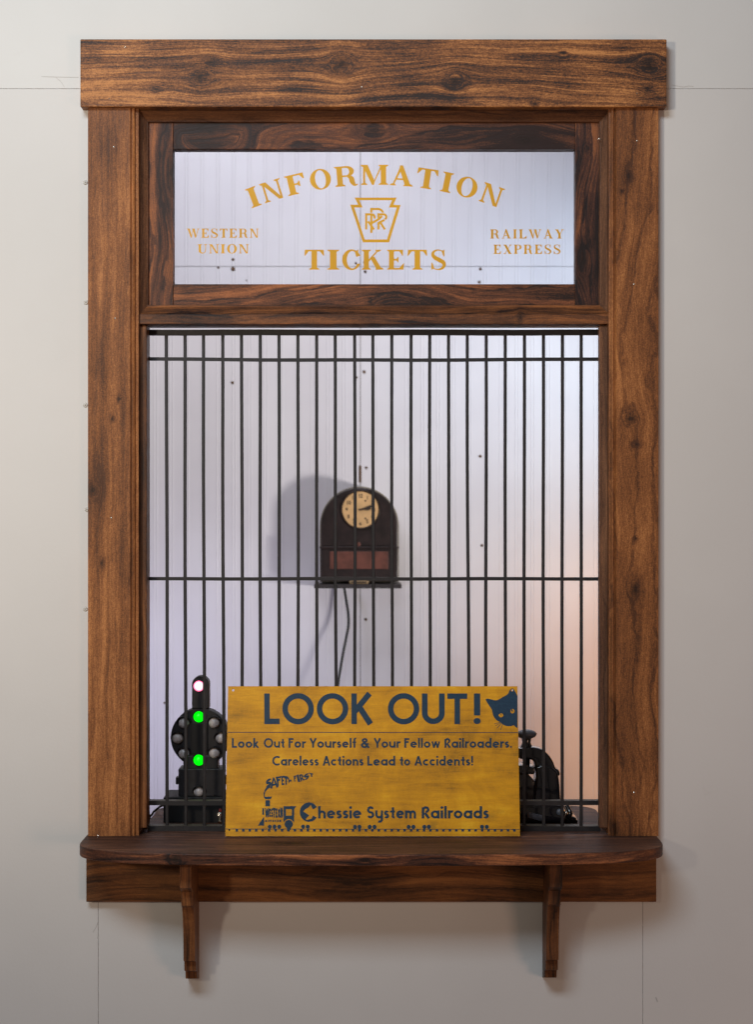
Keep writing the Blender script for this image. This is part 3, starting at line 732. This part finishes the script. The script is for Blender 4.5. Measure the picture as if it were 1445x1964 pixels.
# lower stops beside the grille
for a, b in ((264.5, 281), (1150.5, 1170.2)):
    box("stop_strip", W_jamb if a < 700 else W_mould_v, tw, X(a), X(b), .0, .05 if a < 700 else .022, Z(1588), Z(624), .0015)
for a, b in ((X(262) + .0062, X(262) + .0115), (X(1172) - .0096, X(1172) - .0062)):
    box("jamb_lining", W_jamb, tw, a, b, .062, .11, Z(1600), Z(626), .0008)
# shelf, running through the opening to the office side
zsh = ZC - .618; cxs = -.0098
top = []
a_, b_, n_ = .5456, .147, 3.5
N = 60
for i in range(N + 1):
    t = math.pi * i / N; c_, s_ = math.cos(t), math.sin(t)
    top.append((cxs - math.copysign(abs(c_) ** (2/n_), c_) * a_, -.06 - abs(s_) ** (2/n_) * b_))
out = [(cxs - a_, .0)] + top + [(cxs + a_, .0)]
out += [(X(1172) - .004, .0), (X(1172) - .004, .1)]
bx, by, br = .457, .342, .055
out += [(bx, .1), (bx, by - br)] + [(bx - br + br * math.cos(R(a)), by - br + br * math.sin(R(a))) for a in range(10, 91, 10)]
out += [(-bx + br - br * math.sin(R(a)), by - br + br * math.cos(R(a))) for a in range(0, 81, 10)] + [(-bx, by - br), (-bx, .1), (X(262) + .004, .1), (X(262) + .004, .0)]
sh = prism("shelf", W_shelf, tw, out, 'Z', zsh - .021, zsh, .0022, 2)
sh.data.materials.append(W_edge)
for p in sh.data.polygons:
    if abs(p.normal.z) < .6: p.material_index = 1
YA = -.019
box("apron_board", W_apron, tw, X(165, YA), X(1260, YA), YA, -.0002, Z(1730, YA), zsh - .0212, .001)
# shelf brackets
prof = [(-.148, None), (-.148, 1703), (-.140, 1706), (-.122, 1711), (-.121, 1724), (-.119, 1737), (-.108, 1741), (-.101, 1750), (-.093, 1764), (-.087, 1785), (-.083, 1812), (-.081, 1843), (-.068, 1844.5), (-.066, 1862), (-.046, 1863.5), (-.044, 1877), (0, 1877)]
for (x0, x1, dz) in ((-.3622, -.3405, 0), (.3187, .3418, .002)):
    pts = [(y, (zsh - .0212) if py is None else Z(py, y) + dz) for y, py in prof]
    pts = pts[:-1] + [(-.0002, pts[-1][1]), (-.0002, Z(1730.3, YA)), (YA - .0003, Z(1730.3, YA)), (YA - .0003, zsh - .0212)]
    prism("bracket", W_brack, tw, pts, 'X', x0, x1, .0008, 1)
# nails left bright in the stained boards
for px, py, Y in ((240, 90, YH), (209, 189, YH), (694, 167, YH), (1223, 179, YH), (218, 282, YC), (220.5, 610.5, YC), (213, 993, YC), (1222.5, 270, YC), (1216.5, 545, YC), (1217, 1520, YC), (1150, 266, -.001), (188, 1603, YC)):
    r = .0017 if py not in (189, 179) else .0011
    lathe("nail_head", M_nail, tw, [(r, .001), (r, -.0004), (r * .5, -.001), (.0001, -.0011)], (X(px, Y), Y - .0003, Z(py, Y)), 'Y', 8)

# ------------------------------------------------------------------ iron grille
gr = empty("metal_grille", (X(716), .038, zsh), "black iron bar grille filling the lower opening of the ticket window", "grille")
YB = .036
def rail(py0, py1, y0, y1, sag=0.):
    bm = bmesh.new(); n = 12; x0, x1 = X(284, YB), X(1152, YB); rows = []
    for i in range(n + 1):
        t = i / n; x_ = x0 + (x1 - x0) * t; dz = sag * math.sin(t * math.pi) + .0004 * math.sin(t * 17 + py0)
        za, zb = Z(py1, y0) + dz, Z(py0, y0) + dz
        rows.append([bm.verts.new(p) for p in ((x_, y0, za), (x_, y0, zb), (x_, y1, zb), (x_, y1, za))])
    for A, B2 in zip(rows, rows[1:]):
        for k in range(4): bm.faces.new((A[k], B2[k], B2[(k+1) % 4], A[(k+1) % 4]))
    bm.faces.new(rows[0]); bm.faces.new(rows[-1])
    link("crossbar", bm_mesh(bm, "crossbar"), M_metal, gr)
rail(632, 642.5, YB, YB + .012); rail(685, 691.5, YB, YB + .007, -.0022); rail(1107, 1113.5, YB, YB + .007)
rail(1536, 1544.5, YB, YB + .020); rail(1584.5, 1597, YB - .004, YB + .022)
bars = [(318.5, 320), (354.5, 356), (390, 391.5), (427, 429), (463, 464.5), (499, 500.5), (535, 536.5), (571.5, 571.5), (607.5, 608), (643, 646), (680.5, 681), (715.5, 717.5), (752, 753), (789, 789.5), (825, 825), (861, 862), (897, 900), (933.5, 933), (970, 970.5), (1007, 1006.5), (1043.5, 1044), (1080, 1079.5), (1116, 1116)]
def bar_mesh(hh):
    pass
for i, (xt, xb) in enumerate(bars):
    bm = bmesh.new(); n = 26; rows = []; wv = .0062; y0 = YB + .0006; y1 = YB + .0066
    if True:
        ph = random.random() * 6; am = random.uniform(.0003, .0013)
        for k in range(n + 1):
            t = k / n; py = 640 + (1590 - 640) * t
            x_ = X(xt + (xb - xt) * t, YB) + am * math.sin(t * 5 + ph) * math.sin(math.pi * t)
            yy = .0006 * math.sin(t * 6 + ph)
            z_ = Z(py, YB)
            rows.append([bm.verts.new(p) for p in ((x_ - wv/2, y0 + yy, z_), (x_ + wv/2, y0 + yy, z_), (x_ + wv/2, y1 + yy, z_), (x_ - wv/2, y1 + yy, z_))])
    for A, B2 in zip(rows, rows[1:]):
        for k in range(4): bm.faces.new((A[k], B2[k], B2[(k+1) % 4], A[(k+1) % 4]))
    bm.faces.new(rows[0]); bm.faces.new(rows[-1])
    bmesh.ops.recalc_face_normals(bm, faces=bm.faces)
    ed = [e for e in bm.edges if abs((e.verts[0].co - e.verts[1].co).normalized().z) > .9]
    bmesh.ops.bevel(bm, geom=ed, offset=.0009, segments=1, affect='EDGES')
    link("bar", bm_mesh(bm, "bar"), M_metal, gr)

# ------------------------------------------------------------------ mustard warning sign
SW, YBt, YTp = .5605, -.030, YB - .0012
zt_ = Z(1318, YTp); SH = math.hypot(YTp - YBt, zt_ - zsh); tilt = math.atan2(YTp - YBt, zt_ - zsh)
sg = empty("warning_sign", (X(715.2, YBt), YBt, zsh + .0012), "mustard yellow LOOK OUT! railroad safety board leaning against the grille on the shelf", "sign", wc=False, rot=(-tilt, 0, 0))
TH = .005
def S2(p):
    px, py = p; v = (py - 1318) / 284.5; l = 441 - 7 * v; r = 991.5 + 5 * v
    return ((px - l) / (r - l) * SW - SW/2, SH * (1 - v))
bo = [(1, q_rect(-SW/2, 0, SW/2, SH))]
for c_, r_ in (((450.5, 1325.5), .0024), ((983, 1325.5), .0022), ((441.5, 1591), .0019), ((984.5, 1590.5), .0021)):
    bo.append((-1, q_disc(S2(c_), r_, n=14)))
vo, tr = flat_tris(bo)
bm = bmesh.new(); vs = [bm.verts.new((v.x, -TH, v.y)) for v in vo]
fs = []
for f in tr:
    try: fs.append(bm.faces.new([vs[i] for i in f]))
    except ValueError: pass
ex = bmesh.ops.extrude_face_region(bm, geom=fs)
for v in [e for e in ex['geom'] if isinstance(e, bmesh.types.BMVert)]: v.co.y = 0
bmesh.ops.delete(bm, geom=[v for v in bm.verts if not v.link_faces], context='VERTS')
link("board", bm_mesh(bm, "board"), M_sign, sg)
to_sign = lambda p: (S2(p)[0], -TH - .0004, S2(p)[1])
def sprint(name, ops): return print_mesh(name, ops, to_sign, M_ink, sg)
H = []
for ch, a, b in (('L', 509.7, 538.5), ('O', 544, 604), ('O', 609.5, 669.5), ('K', 675.5, 716.5), ('O', 745, 804.7), ('U', 809.7, 853), ('T', 858, 896), ('!', 908, 921.5)):
    ops, wd = sans(ch, s=.178); bs = min(p[0] for s_, q in ops for p in q); be = max(p[0] for s_, q in ops for p in q)
    H += xf(ops, lambda p: (a + (p[0] - bs) * (b - a) / (be - bs), 1390.8 - p[1] * 58.8))
sprint("heading_lettering", H)
H = []
for t_, a, b in (("Look", 447.5, 499), ("Out", 508.5, 548), ("For", 555.5, 588), ("Yourself", 596, 684.5), ("&", 693, 709.5), ("Your", 718.5, 768), ("Fellow", 776, 844), ("Railroaders.", 852.6, 981)):
    H += word(t_, a, b, 1436, 18.3, sans, .10, s=.185)
for t_, a, b in (("Careless", 524.3, 612.5), ("Actions", 621, 698), ("Lead", 705.5, 758.6), ("to", 767, 787), ("Accidents!", 796, 907)):
    H += word(t_, a, b, 1469.8, 18.3, sans, .10, s=.185)
sprint("message_lettering", H)
H = []
for t_, a, b in (("hessie", 611.3, 693.7), ("System", 704.7, 798), ("Railroads", 809, 937)):
    H += word(t_, a, b, 1569.3, 22.8, sans, .085, s=.19)
j = lambda p: (480 + p[0] / 10.32, 1480 + p[1] / 10.32)
H0 = xf([(1, q_disc((1175, 800), 181, 187, 48)),
         (-1, [(1210, 655), (1225, 705), (1260, 748), (1328, 700), (1400, 690), (1400, 920), (1325, 905), (1255, 865), (1225, 925), (1130, 952), (1110, 930), (1180, 860), (1060, 785), (1100, 745), (1160, 712), (1195, 680)])], j)
H = H0 + H
sprint("railroad_lettering", H)
sprint("rule_line", [(1, [(440, 1405.9), (992.6, 1406.6), (992.6, 1407.8), (440, 1407.1)])])
# peeping cat
c6 = lambda p: (910 + p[0] / 14.45, 1310 + p[1] / 14.45)
sm = [(p.x, p.y) for p in spline([(300, 480, 0), (360, 464, 0), (450, 482, 0), (590, 510, 0), (690, 472, 0), (780, 415, 0), (900, 345, 0), (955, 250, 0), (1005, 188, 0), (1055, 186, 0), (1105, 250, 0), (1145, 320, 0), (1180, 400, 0)], 5)]
sm2 = [(p.x, p.y) for p in spline([(1180, 1290, 0), (1120, 1240, 0), (1070, 1200, 0), (1000, 1225, 0), (880, 1220, 0), (780, 1180, 0), (700, 1115, 0), (600, 1055, 0), (520, 950, 0), (492, 850, 0), (478, 780, 0), (430, 700, 0), (350, 580, 0), (300, 480, 0)], 5)][:-1]
O = [(1, sm + sm2), (-1, q_disc((725, 925), 64, 54, 20)), (-1, q_disc((1040, 810), 58, 62, 20)), (1, [(700, 880), (735, 905), (745, 950), (715, 915)]), (1, [(1000, 780), (1030, 750), (1055, 800), (1040, 835)]),
     (-1, q_disc((1029, 230), 33, n=12))]
for a, b in (((700, 1120), (540, 1165)), ((712, 1135), (572, 1215)), ((735, 1150), (615, 1280)), ((770, 1175), (715, 1325))): O.append((1, q_line(a, b, 12)))
sprint("cat_silhouette", xf(O, c6))
# locomotive and smoke lettering
O = [(1, [(165, 1060), (290, 885), (290, 1060)]), (1, q_rect(256, 722, 290, 850)), (1, q_rect(318, 570, 408, 685)), (1, [(283, 500), (450, 500), (415, 550), (316, 550)]),
     (1, [(675, 684), (925, 684), (885, 740), (878, 1000), (675, 985)]), (-1, q_rect(720, 740, 838, 868)), (-1, q_disc((775, 1030), 98)), (1, q_disc((775, 1032), 82)),
     (1, q_rect(740, 1100, 812, 1140))]
for cx_ in (402, 494, 588, 1058, 1150): O.append((1, q_disc((cx_, 1080), 39, n=16)))
O += pos(q_brush([(400, 290), (340, 350), (300, 420), (296, 500)], [64, 40, 24, 16]))
def quadtxt(ch, q, s=.2):
    ops, wd = sans(ch, s=s)
    def f(p):
        a, b, c_, d_ = [Vector(v) for v in q]; u, v = p[0] / wd, p[1]      # a top-left b top-right c bottom-right d bottom-left
        r = (d_ * (1-u) + c_ * u) * (1-v) + (a * (1-u) + b * u) * v; return (r.x, r.y)
    return xf(ops, f)
for ch, q in (('S', ((330, 175), (445, 128), (430, 300), (330, 330))), ('A', ((440, 130), (520, 125), (570, 318), (420, 345))), ('F', ((520, 115), (630, 100), (612, 275), (565, 300))),
              ('E', ((632, 98), (700, 95), (690, 275), (640, 278))), ('T', ((690, 95), (765, 110), (755, 255), (700, 285))), ('Y', ((760, 120), (835, 185), (790, 240), (765, 245))),
              ('F', ((875, 100), (925, 85), (930, 220), (890, 205))), ('I', ((930, 80), (968, 68), (1010, 210), (960, 215))), ('R', ((975, 66), (1060, 60), (1090, 180), (1020, 205))),
              ('S', ((1070, 75), (1185, 30), (1180, 135), (1090, 195))), ('T', ((1180, 30), (1262, 55), (1262, 105), (1205, 120)))):
    O += quadtxt(ch, q, .21 if ch in 'EFAR' else .28)
for ch, a, b, y0, y1 in (('W', 312, 388, 725, 895), ('E', 390, 424, 735, 892), ('S', 428, 464, 725, 900), ('T', 462, 512, 715, 905), ('E', 516, 552, 728, 905), ('R', 566, 606, 735, 900), ('N', 610, 660, 712, 905)):
    O += quadtxt(ch, ((a, y0), (b, y0), (b, y1), (a, y1)), .24)
xx = 312
for ch in "DIVISION":
    ops, wd = sans(ch, s=.26); kx = 52 * wd; O += quadtxt(ch, ((xx, 948), (xx + kx, 948), (xx + kx, 990), (xx, 990)), .26); xx += kx + 13
O = xf(O, j)
O += [(1, [(434.8, 1588.4), (995.4, 1589.2), (995.4, 1590.1), (434.8, 1589.5)])]
xx = 456
while xx < 992:
    O.append((1, q_rect(xx - 2.4, 1589.5, xx + 2.4, 1593.8))); xx += 12.32
for cx_ in (681.5, 690, 709.6, 718.8, 784, 793, 813.8, 822.4, 924, 933): O.append((1, q_disc((cx_, 1585), 3.9, n=14)))
sprint("train_emblem", O)

# ------------------------------------------------------------------ clock on the office wall
ck = empty("time_clock", (XW(690), YW, ZW(1127)), "dark arched wall clock with ivory dial, hanging on the ribbed white wall behind the bars", "clock")
YF = YW - .13
def kx(px): return X(px, YF)
def kz(py): return Z(py, YF)
cx_, cz_, rr_ = kx(689.5), kz(1009), kx(765.5) - kx(689.5)
arch = [(cx_ + rr_, kz(1116))] + [(cx_ + rr_ * math.cos(R(a)), cz_ + rr_ * math.sin(R(a))) for a in range(0, 181, 6)] + [(cx_ - rr_, kz(1116))]
prism("case", M_caserim, ck, arch, 'Y', YF + .006, YW - .003, .003, 2, 40)
def inset(k): return [(cx_ + (x_ - cx_) * k, cz_ + (z_ - cz_) * k if z_ > cz_ else z_) for x_, z_ in arch]
up = [(x_, max(z_, kz(1049))) for x_, z_ in inset(.972)]
prism("face_plate", M_case, ck, up, 'Y', YF - .001, YF + .007, .003, 2)
lo = [(cx_ - rr_ * .975, kz(1115)), (cx_ + rr_ * .975, kz(1115)), (cx_ + rr_ * .975, kz(1051)), (cx_ - rr_ * .975, kz(1051))]
prism("lower_door", M_case, ck, lo, 'Y', YF - .012, YF + .007, .002, 2)
box("ledge", M_case, ck, kx(613), kx(766), YF - .016, YF + .0, kz(1051.5), kz(1048), .001)
box("window_panel", M_redpanel, ck, kx(633), kx(745), YF - .0135, YF - .010, kz(1091), kz(1057.5), .001)
box("latch", M_redpanel, ck, kx(686), kx(691.5), YF - .008, YF - .001, kz(1048), kz(1040), .001)
bs_ = [(YF - .022, kz(1128)), (YF - .018, kz(1120)), (YW - .003, kz(1120)), (YW - .003, kz(1128))]
prism("base", M_case, ck, bs_, 'X', kx(603), kx(771), .003, 2)
box("name_plate", M_brass, ck, kx(671), kx(706.5), YF - .016, YF - .0115, kz(1119), kz(1113.3), .001)
box("name_plate_inset", M_case, ck, kx(673), kx(704.5), YF - .0166, YF - .0158, kz(1117.6), kz(1114.8))
dc = (kx(691.7), YF, kz(977.3)); dr = kx(726.3) - kx(691.7)
bm = bmesh.new(); n = 48; prof_ = [(dr * 1.0, -.001), (dr * 1.07, -.006), (dr * 1.12, -.001)]
rings = [[bm.verts.new((dc[0] + r_ * math.cos(2*math.pi*i/n), YF + h_, dc[2] + r_ * math.sin(2*math.pi*i/n))) for i in range(n)] for r_, h_ in prof_]
for A, B2 in zip(rings, rings[1:]):
    for i in range(n): bm.faces.new((A[i], A[(i+1) % n], B2[(i+1) % n], B2[i]))
link("bezel", bm_mesh(bm, "bezel", 60), M_case, ck)
dial = lathe("dial", M_dial, ck, [(dr, .002), (dr, -.002)], dc, 'Y', 48)
# dial numerals
def digit(ch):
    s = .17
    d = {'1': [q_line((.25, 0), (.25, 1), s)],
         '2': [q_arc((.3, .72), .2, -30, 190, s), q_line((.46, .6), (.1, .08), s), q_rect(.02, 0, .58, s)],
         '3': [q_arc((.28, .74), .18, -80, 150, s), q_arc((.28, .27), .2, -150, 85, s)],
         '4': [q_line((.42, 0), (.42, 1), s), q_line((.40, .98), (.05, .32), s), q_rect(0, .24, .6, .38)],
         '5': [q_rect(.08, .84, .52, 1), q_line((.14, .55), (.14, 1), s), q_arc((.28, .3), .22, -150, 120, s)],
         '6': q_ring((.3, .28), .2, s) + [q_arc((.5, .3), .4, 110, 180, s)],
         '7': [q_rect(.03, .84, .58, 1), q_line((.5, .9), (.2, 0), s)],
         '8': q_ring((.3, .25), .18, s) + q_ring((.3, .73), .16, s),
         '9': q_ring((.3, .7), .2, s) + [q_arc((.1, .7), .4, -70, 0, s)],
         '0': [q_arc((.3, .5), .2, -1, 181, s, .4), q_arc((.3, .5), .2, 179, 361, s, .4)]}[ch]
    return pos(d), .6 if ch != '1' else .45
O = []
for hr in range(1, 13):
    a = R(90 - 30 * hr); c_ = (dc[0] + dr * .76 * math.cos(a), dc[2] + dr * .76 * math.sin(a)); hh = dr * .22
    t_ = str(hr); ops_, cur = [], 0
    for ch in t_:
        o_, wd = digit(ch); ops_ += xf(o_, lambda p: (p[0] + cur, p[1])); cur += wd + .08
    cur -= .08; O += xf(ops_, lambda p: (c_[0] + (p[0] - cur/2) * hh, c_[1] + (p[1] - .5) * hh))
    if hr in (1, 5, 7, 11): O.append((1, q_disc((dc[0] + dr * .56 * math.cos(a), dc[2] + dr * .56 * math.sin(a)), dr * .05, n=10)))
print_mesh("numerals", O, lambda p: (p[0], YF - .0026, p[1]), M_dialink, dial)
def hand(name, ang, ln, wd):
    a = R(90 - ang); d_ = Vector((math.cos(a), math.sin(a))); c_ = Vector((dc[0], dc[2]))
    pts = [c_ - d_ * ln * .12, c_ + d_ * ln * .25, c_ + d_ * ln * .5, c_ + d_ * ln * .72, c_ + d_ * ln]
    print_mesh(name, pos(q_brush([tuple(p) for p in pts], [wd * .8, wd * .55, wd, wd * 1.25, wd * .15])), lambda p: (p[0], YF - (.004 if ln < dr * .7 else .005), p[1]), M_dialink, dial)
hand("hour_hand", 84, dr * .62, dr * .13); hand("minute_hand", 73, dr * .80, dr * .10)
P_ = [(660, 1124), (664, 1150), (668, 1175), (668.5, 1200), (664, 1225), (658, 1255), (652, 1290), (648, 1318), (644, 1380)]
Yc_ = lambda i: YW - .03 - .011 * i
tube("cord", M_cord, ck, spline([(X(a, Yc_(i)), Yc_(i), Z(b, Yc_(i))) for i, (a, b) in enumerate(P_)], 5), .0042)

# ------------------------------------------------------------------ railway signal lamp on the office counter
YP = .13
sl = empty("signal_lamp", (X(381, YP), YP + .04, zsh), "black railway signal with lit green lamps, behind the bars left of the yellow sign", "signal lamp")
def sx(px): return X(px, YP)
def sz(py): return Z(py, YP)
u = (sx(1) - sx(0))
def sbox(name, a, b, t_, bt, y0, y1, mat=M_black, bev=.0015): return box(name, mat, sl, sx(a), sx(b), YP + y0, YP + y1, sz(bt), sz(t_), bev)
sbox("base_box", 313, 436, 1529, 1586, 0, .10, M_black2, .002)
sbox("housing", 340, 427, 1477, 1530, .018, .075, M_black)
sbox("neck", 349, 416, 1452, 1478, .022, .06, M_black)
sbox("lug", 333.5, 340.5, 1495, 1509, .03, .05); sbox("lug", 426.5, 433.5, 1493, 1509, .03, .05)
cd = (sx(381), YP + .03, sz(1418)); rd = 57 * u
disc = lathe("target_disc", M_black, sl, [(rd * .94, .035), (rd, .03), (rd, 0), (rd * .985, -.003), (rd * .9, -.003)], cd, 'Y', 48, 30)
def pill(x0, x1, y0, y1, ya, yb, name, mat):
    r_ = (sx(x1) - sx(x0)) / 2; cx1 = (sx(x0) + sx(x1)) / 2
    pts = [(cx1 - r_, sz(y1)), (cx1 + r_, sz(y1))] + [(cx1 + r_ * math.cos(R(a)), sz(y0) - r_ + r_ * math.sin(R(a))) for a in range(0, 181, 12)]
    prism(name, mat, sl, pts, 'Y', YP + ya, YP + yb, .0015, 1, 40)
pill(365.5, 398, 1299, 1362, .025, .060, "upper_head", M_black)
# raised dark centre spine of the disc
sbox("centre_plate", 363, 396, 1390, 1449, .0235, .03, M_black2, .001)
def lens(px, py, r_, mat, y=.028, vis=True):
    r_ *= u; c_ = (sx(px), YP + y, sz(py))
    l_ = lathe("lens", mat, sl, [(r_, .004), (r_, -.001), (r_ * .9, -.0045), (r_ * .6, -.0075), (r_ * .25, -.009), (.0002, -.0092)], c_, 'Y', 24, 70)
    # hood: the upper part of a short tube
    bm = bmesh.new(); n = 18; R1, R2 = r_ * 1.12, r_ * 1.28; rows = []
    for i in range(n + 1):
        a = R(-8 + 196 * i / n); dep = -.002 - .009 * max(0, math.sin(a)) ** .6
        ca, sa = math.cos(a), math.sin(a)
        rows.append([bm.verts.new((c_[0] + R1*ca, c_[1] + .002, c_[2] + R1*sa)), bm.verts.new((c_[0] + R1*ca, c_[1] + dep, c_[2] + R1*sa)),
                     bm.verts.new((c_[0] + R2*ca, c_[1] + dep, c_[2] + R2*sa)), bm.verts.new((c_[0] + R2*ca, c_[1] + .002, c_[2] + R2*sa))])
    for A, B2 in zip(rows, rows[1:]):
        for k in range(4): bm.faces.new((A[k], A[(k+1) % 4], B2[(k+1) % 4], B2[k]))
    bm.faces.new(rows[0]); bm.faces.new(rows[-1])
    link("hood", bm_mesh(bm, "hood", 50), M_black, sl)
    return l_
lens(379, 1318, 10.3, M_pink, .024)['label'] = "glowing pink white lamp"
lens(379, 1377.5, 10.5, M_green, .026)['label'] = "upper glowing green lamp"
lens(379.5, 1460.5, 10.5, M_green, .021)['label'] = "lower glowing green lamp"
for p in ((350, 1389), (408.5, 1389), (338, 1418.5), (421.5, 1418.5), (350, 1447.5), (409, 1447.5)): lens(p[0], p[1], 10.6, M_lens, .026)
lens(379.5, 1521, 9.8, M_lens, .0165)
# toggle switch
ts = lathe("toggle_switch", M_chrome, sl, [(.0062, .0), (.0062, -.003), (.0048, -.0035), (.0042, -.010), (.0001, -.011)], (sx(422.5), YP, sz(1564)), 'Y', 12)
bm = bmesh.new(); add_tube(bm, [(sx(422.5), YP - .009, sz(1564)), (sx(422), YP - .02, sz(1574))], [.0022, .0032], 8); link("lever", bm_mesh(bm, "lever", 50), M_chrome, ts)
sbox("tag", 420, 425, 1551, 1556.5, -.0015, .0, M_red, .0003)
P_ = spline([(X(318, .2), .22, zsh + .018), (X(308, .22), .24, zsh + .016), (X(298, .24), .25, zsh + .006), (X(291, .25), .255, zsh - .004), (X(286, .26), .262, zsh - .03), (X(284, .27), .29, zsh - .2)], 6)
tube("cord", M_cord, sl, P_, .0022, 8)

# ------------------------------------------------------------------ cast iron desk press on the counter
YQ = .12
pr = empty("desk_press", (X(1040, YQ), YQ + .05, zsh), "glossy black cast iron hand press with a mushroom knob, half behind the yellow sign", "desk press")
def qx(px): return X(px, YQ)
def qz(py): return Z(py, YQ)
def qpoly(name, pts, y0, y1, mat=M_enamel, bev=.004, sm_=True):
    if sm_: pts = [(p.x, p.y) for p in spline([(a, b, 0) for a, b in pts + [pts[0]]], 4)][:-1]
    return prism(name, mat, pr, [(qx(a), qz(b)) for a, b in pts], 'Y', YQ + y0, YQ + y1, bev, 3, 50)
uq = qx(1) - qx(0)
kc = (qx(1014.5), YQ + .05, 0)
def K2(py): return qz(py)
knob = lathe("knob", M_knob, pr, [(.011, K2(1422)), (.0175, K2(1419)), (.0205, K2(1415)), (.021, K2(1412.5)), (.018, K2(1409)), (.011, K2(1406)), (.0005, K2(1405))], kc, 'Z', 36, 60)
lathe("plunger", M_enamel, pr, [(.006, K2(1490)), (.0075, K2(1462)), (.014, K2(1452)), (.0155, K2(1445)), (.012, K2(1438)), (.0085, K2(1430)), (.010, K2(1421))], kc, 'Z', 24, 60)
qpoly("arm", [(978, 1434), (990, 1433), (1000, 1440), (1012, 1437), (1030, 1438), (1044, 1442), (1056, 1452), (1064, 1464), (1070, 1478), (1076, 1482), (1077, 1492), (1060, 1496), (1040, 1494), (1031, 1484), (1029, 1470), (1024, 1462), (1012, 1460), (1002, 1460), (992, 1453), (980, 1447)], .030, .075)
qpoly("column", [(1030, 1474), (1050, 1470), (1070, 1482), (1075.5, 1500), (1078, 1535), (1079, 1552), (1040, 1553), (1027, 1540), (1031, 1500)], .022, .085)
qpoly("platen", [(965, 1474), (1005, 1472), (1028, 1475), (1029, 1484), (1026, 1488), (965, 1487)], .02, .09, bev=.002, sm_=False)
qpoly("die_holder", [(970, 1488), (1016, 1488), (1030, 1505), (1031, 1530), (1030, 1534), (1030, 1545), (968, 1545)], .03, .08, bev=.003, sm_=False)
zb_ = zsh
bm = bmesh.new()
add_prism(bm, [(qx(960), zb_ + .0005), (qx(1108), zb_ + .0005), (qx(1110), zb_ + .006), (qx(1098), zb_ + .012), (qx(1086), zb_ + .022), (qx(1076), zb_ + .036), (qx(960), zb_ + .034)], 'Y', YQ - .002, YQ + .11, .004, 3)
link("foot", bm_mesh(bm, "foot", 50), M_enamel, pr)
tube("lever", M_chrome, pr, spline([(qx(1084), YQ - .004, qz(1548)), (qx(1086), YQ - .012, qz(1556)), (qx(1082), YQ - .010, qz(1566)), (qx(1081), YQ - .008, qz(1574))], 4), [.0022]*13, 8)
bm = bmesh.new(); add_tube(bm, spline([(qx(1088), YQ + .0, qz(1546)), (qx(1094), YQ - .008, qz(1558)), (qx(1092), YQ - .006, qz(1566)), (qx(1104), YQ - .004, qz(1572))], 4), .0048, 10); link("hinge_arm", bm_mesh(bm, "hinge_arm", 60), M_enamel, pr)
lathe("hub", M_knob, pr, [(.0065, .0), (.0065, -.003), (.004, -.005), (.0002, -.0055)], (qx(1074), YQ - .003, qz(1557)), 'Y', 16)
qpoly("nameplate_bar", [(1012, 1556), (1040, 1563), (1040, 1575), (1012, 1567)], -.006, -.001, M_knob, .001, False)

for o in list(bpy.data.objects):
    if '_wc' in o.keys(): del o['_wc']
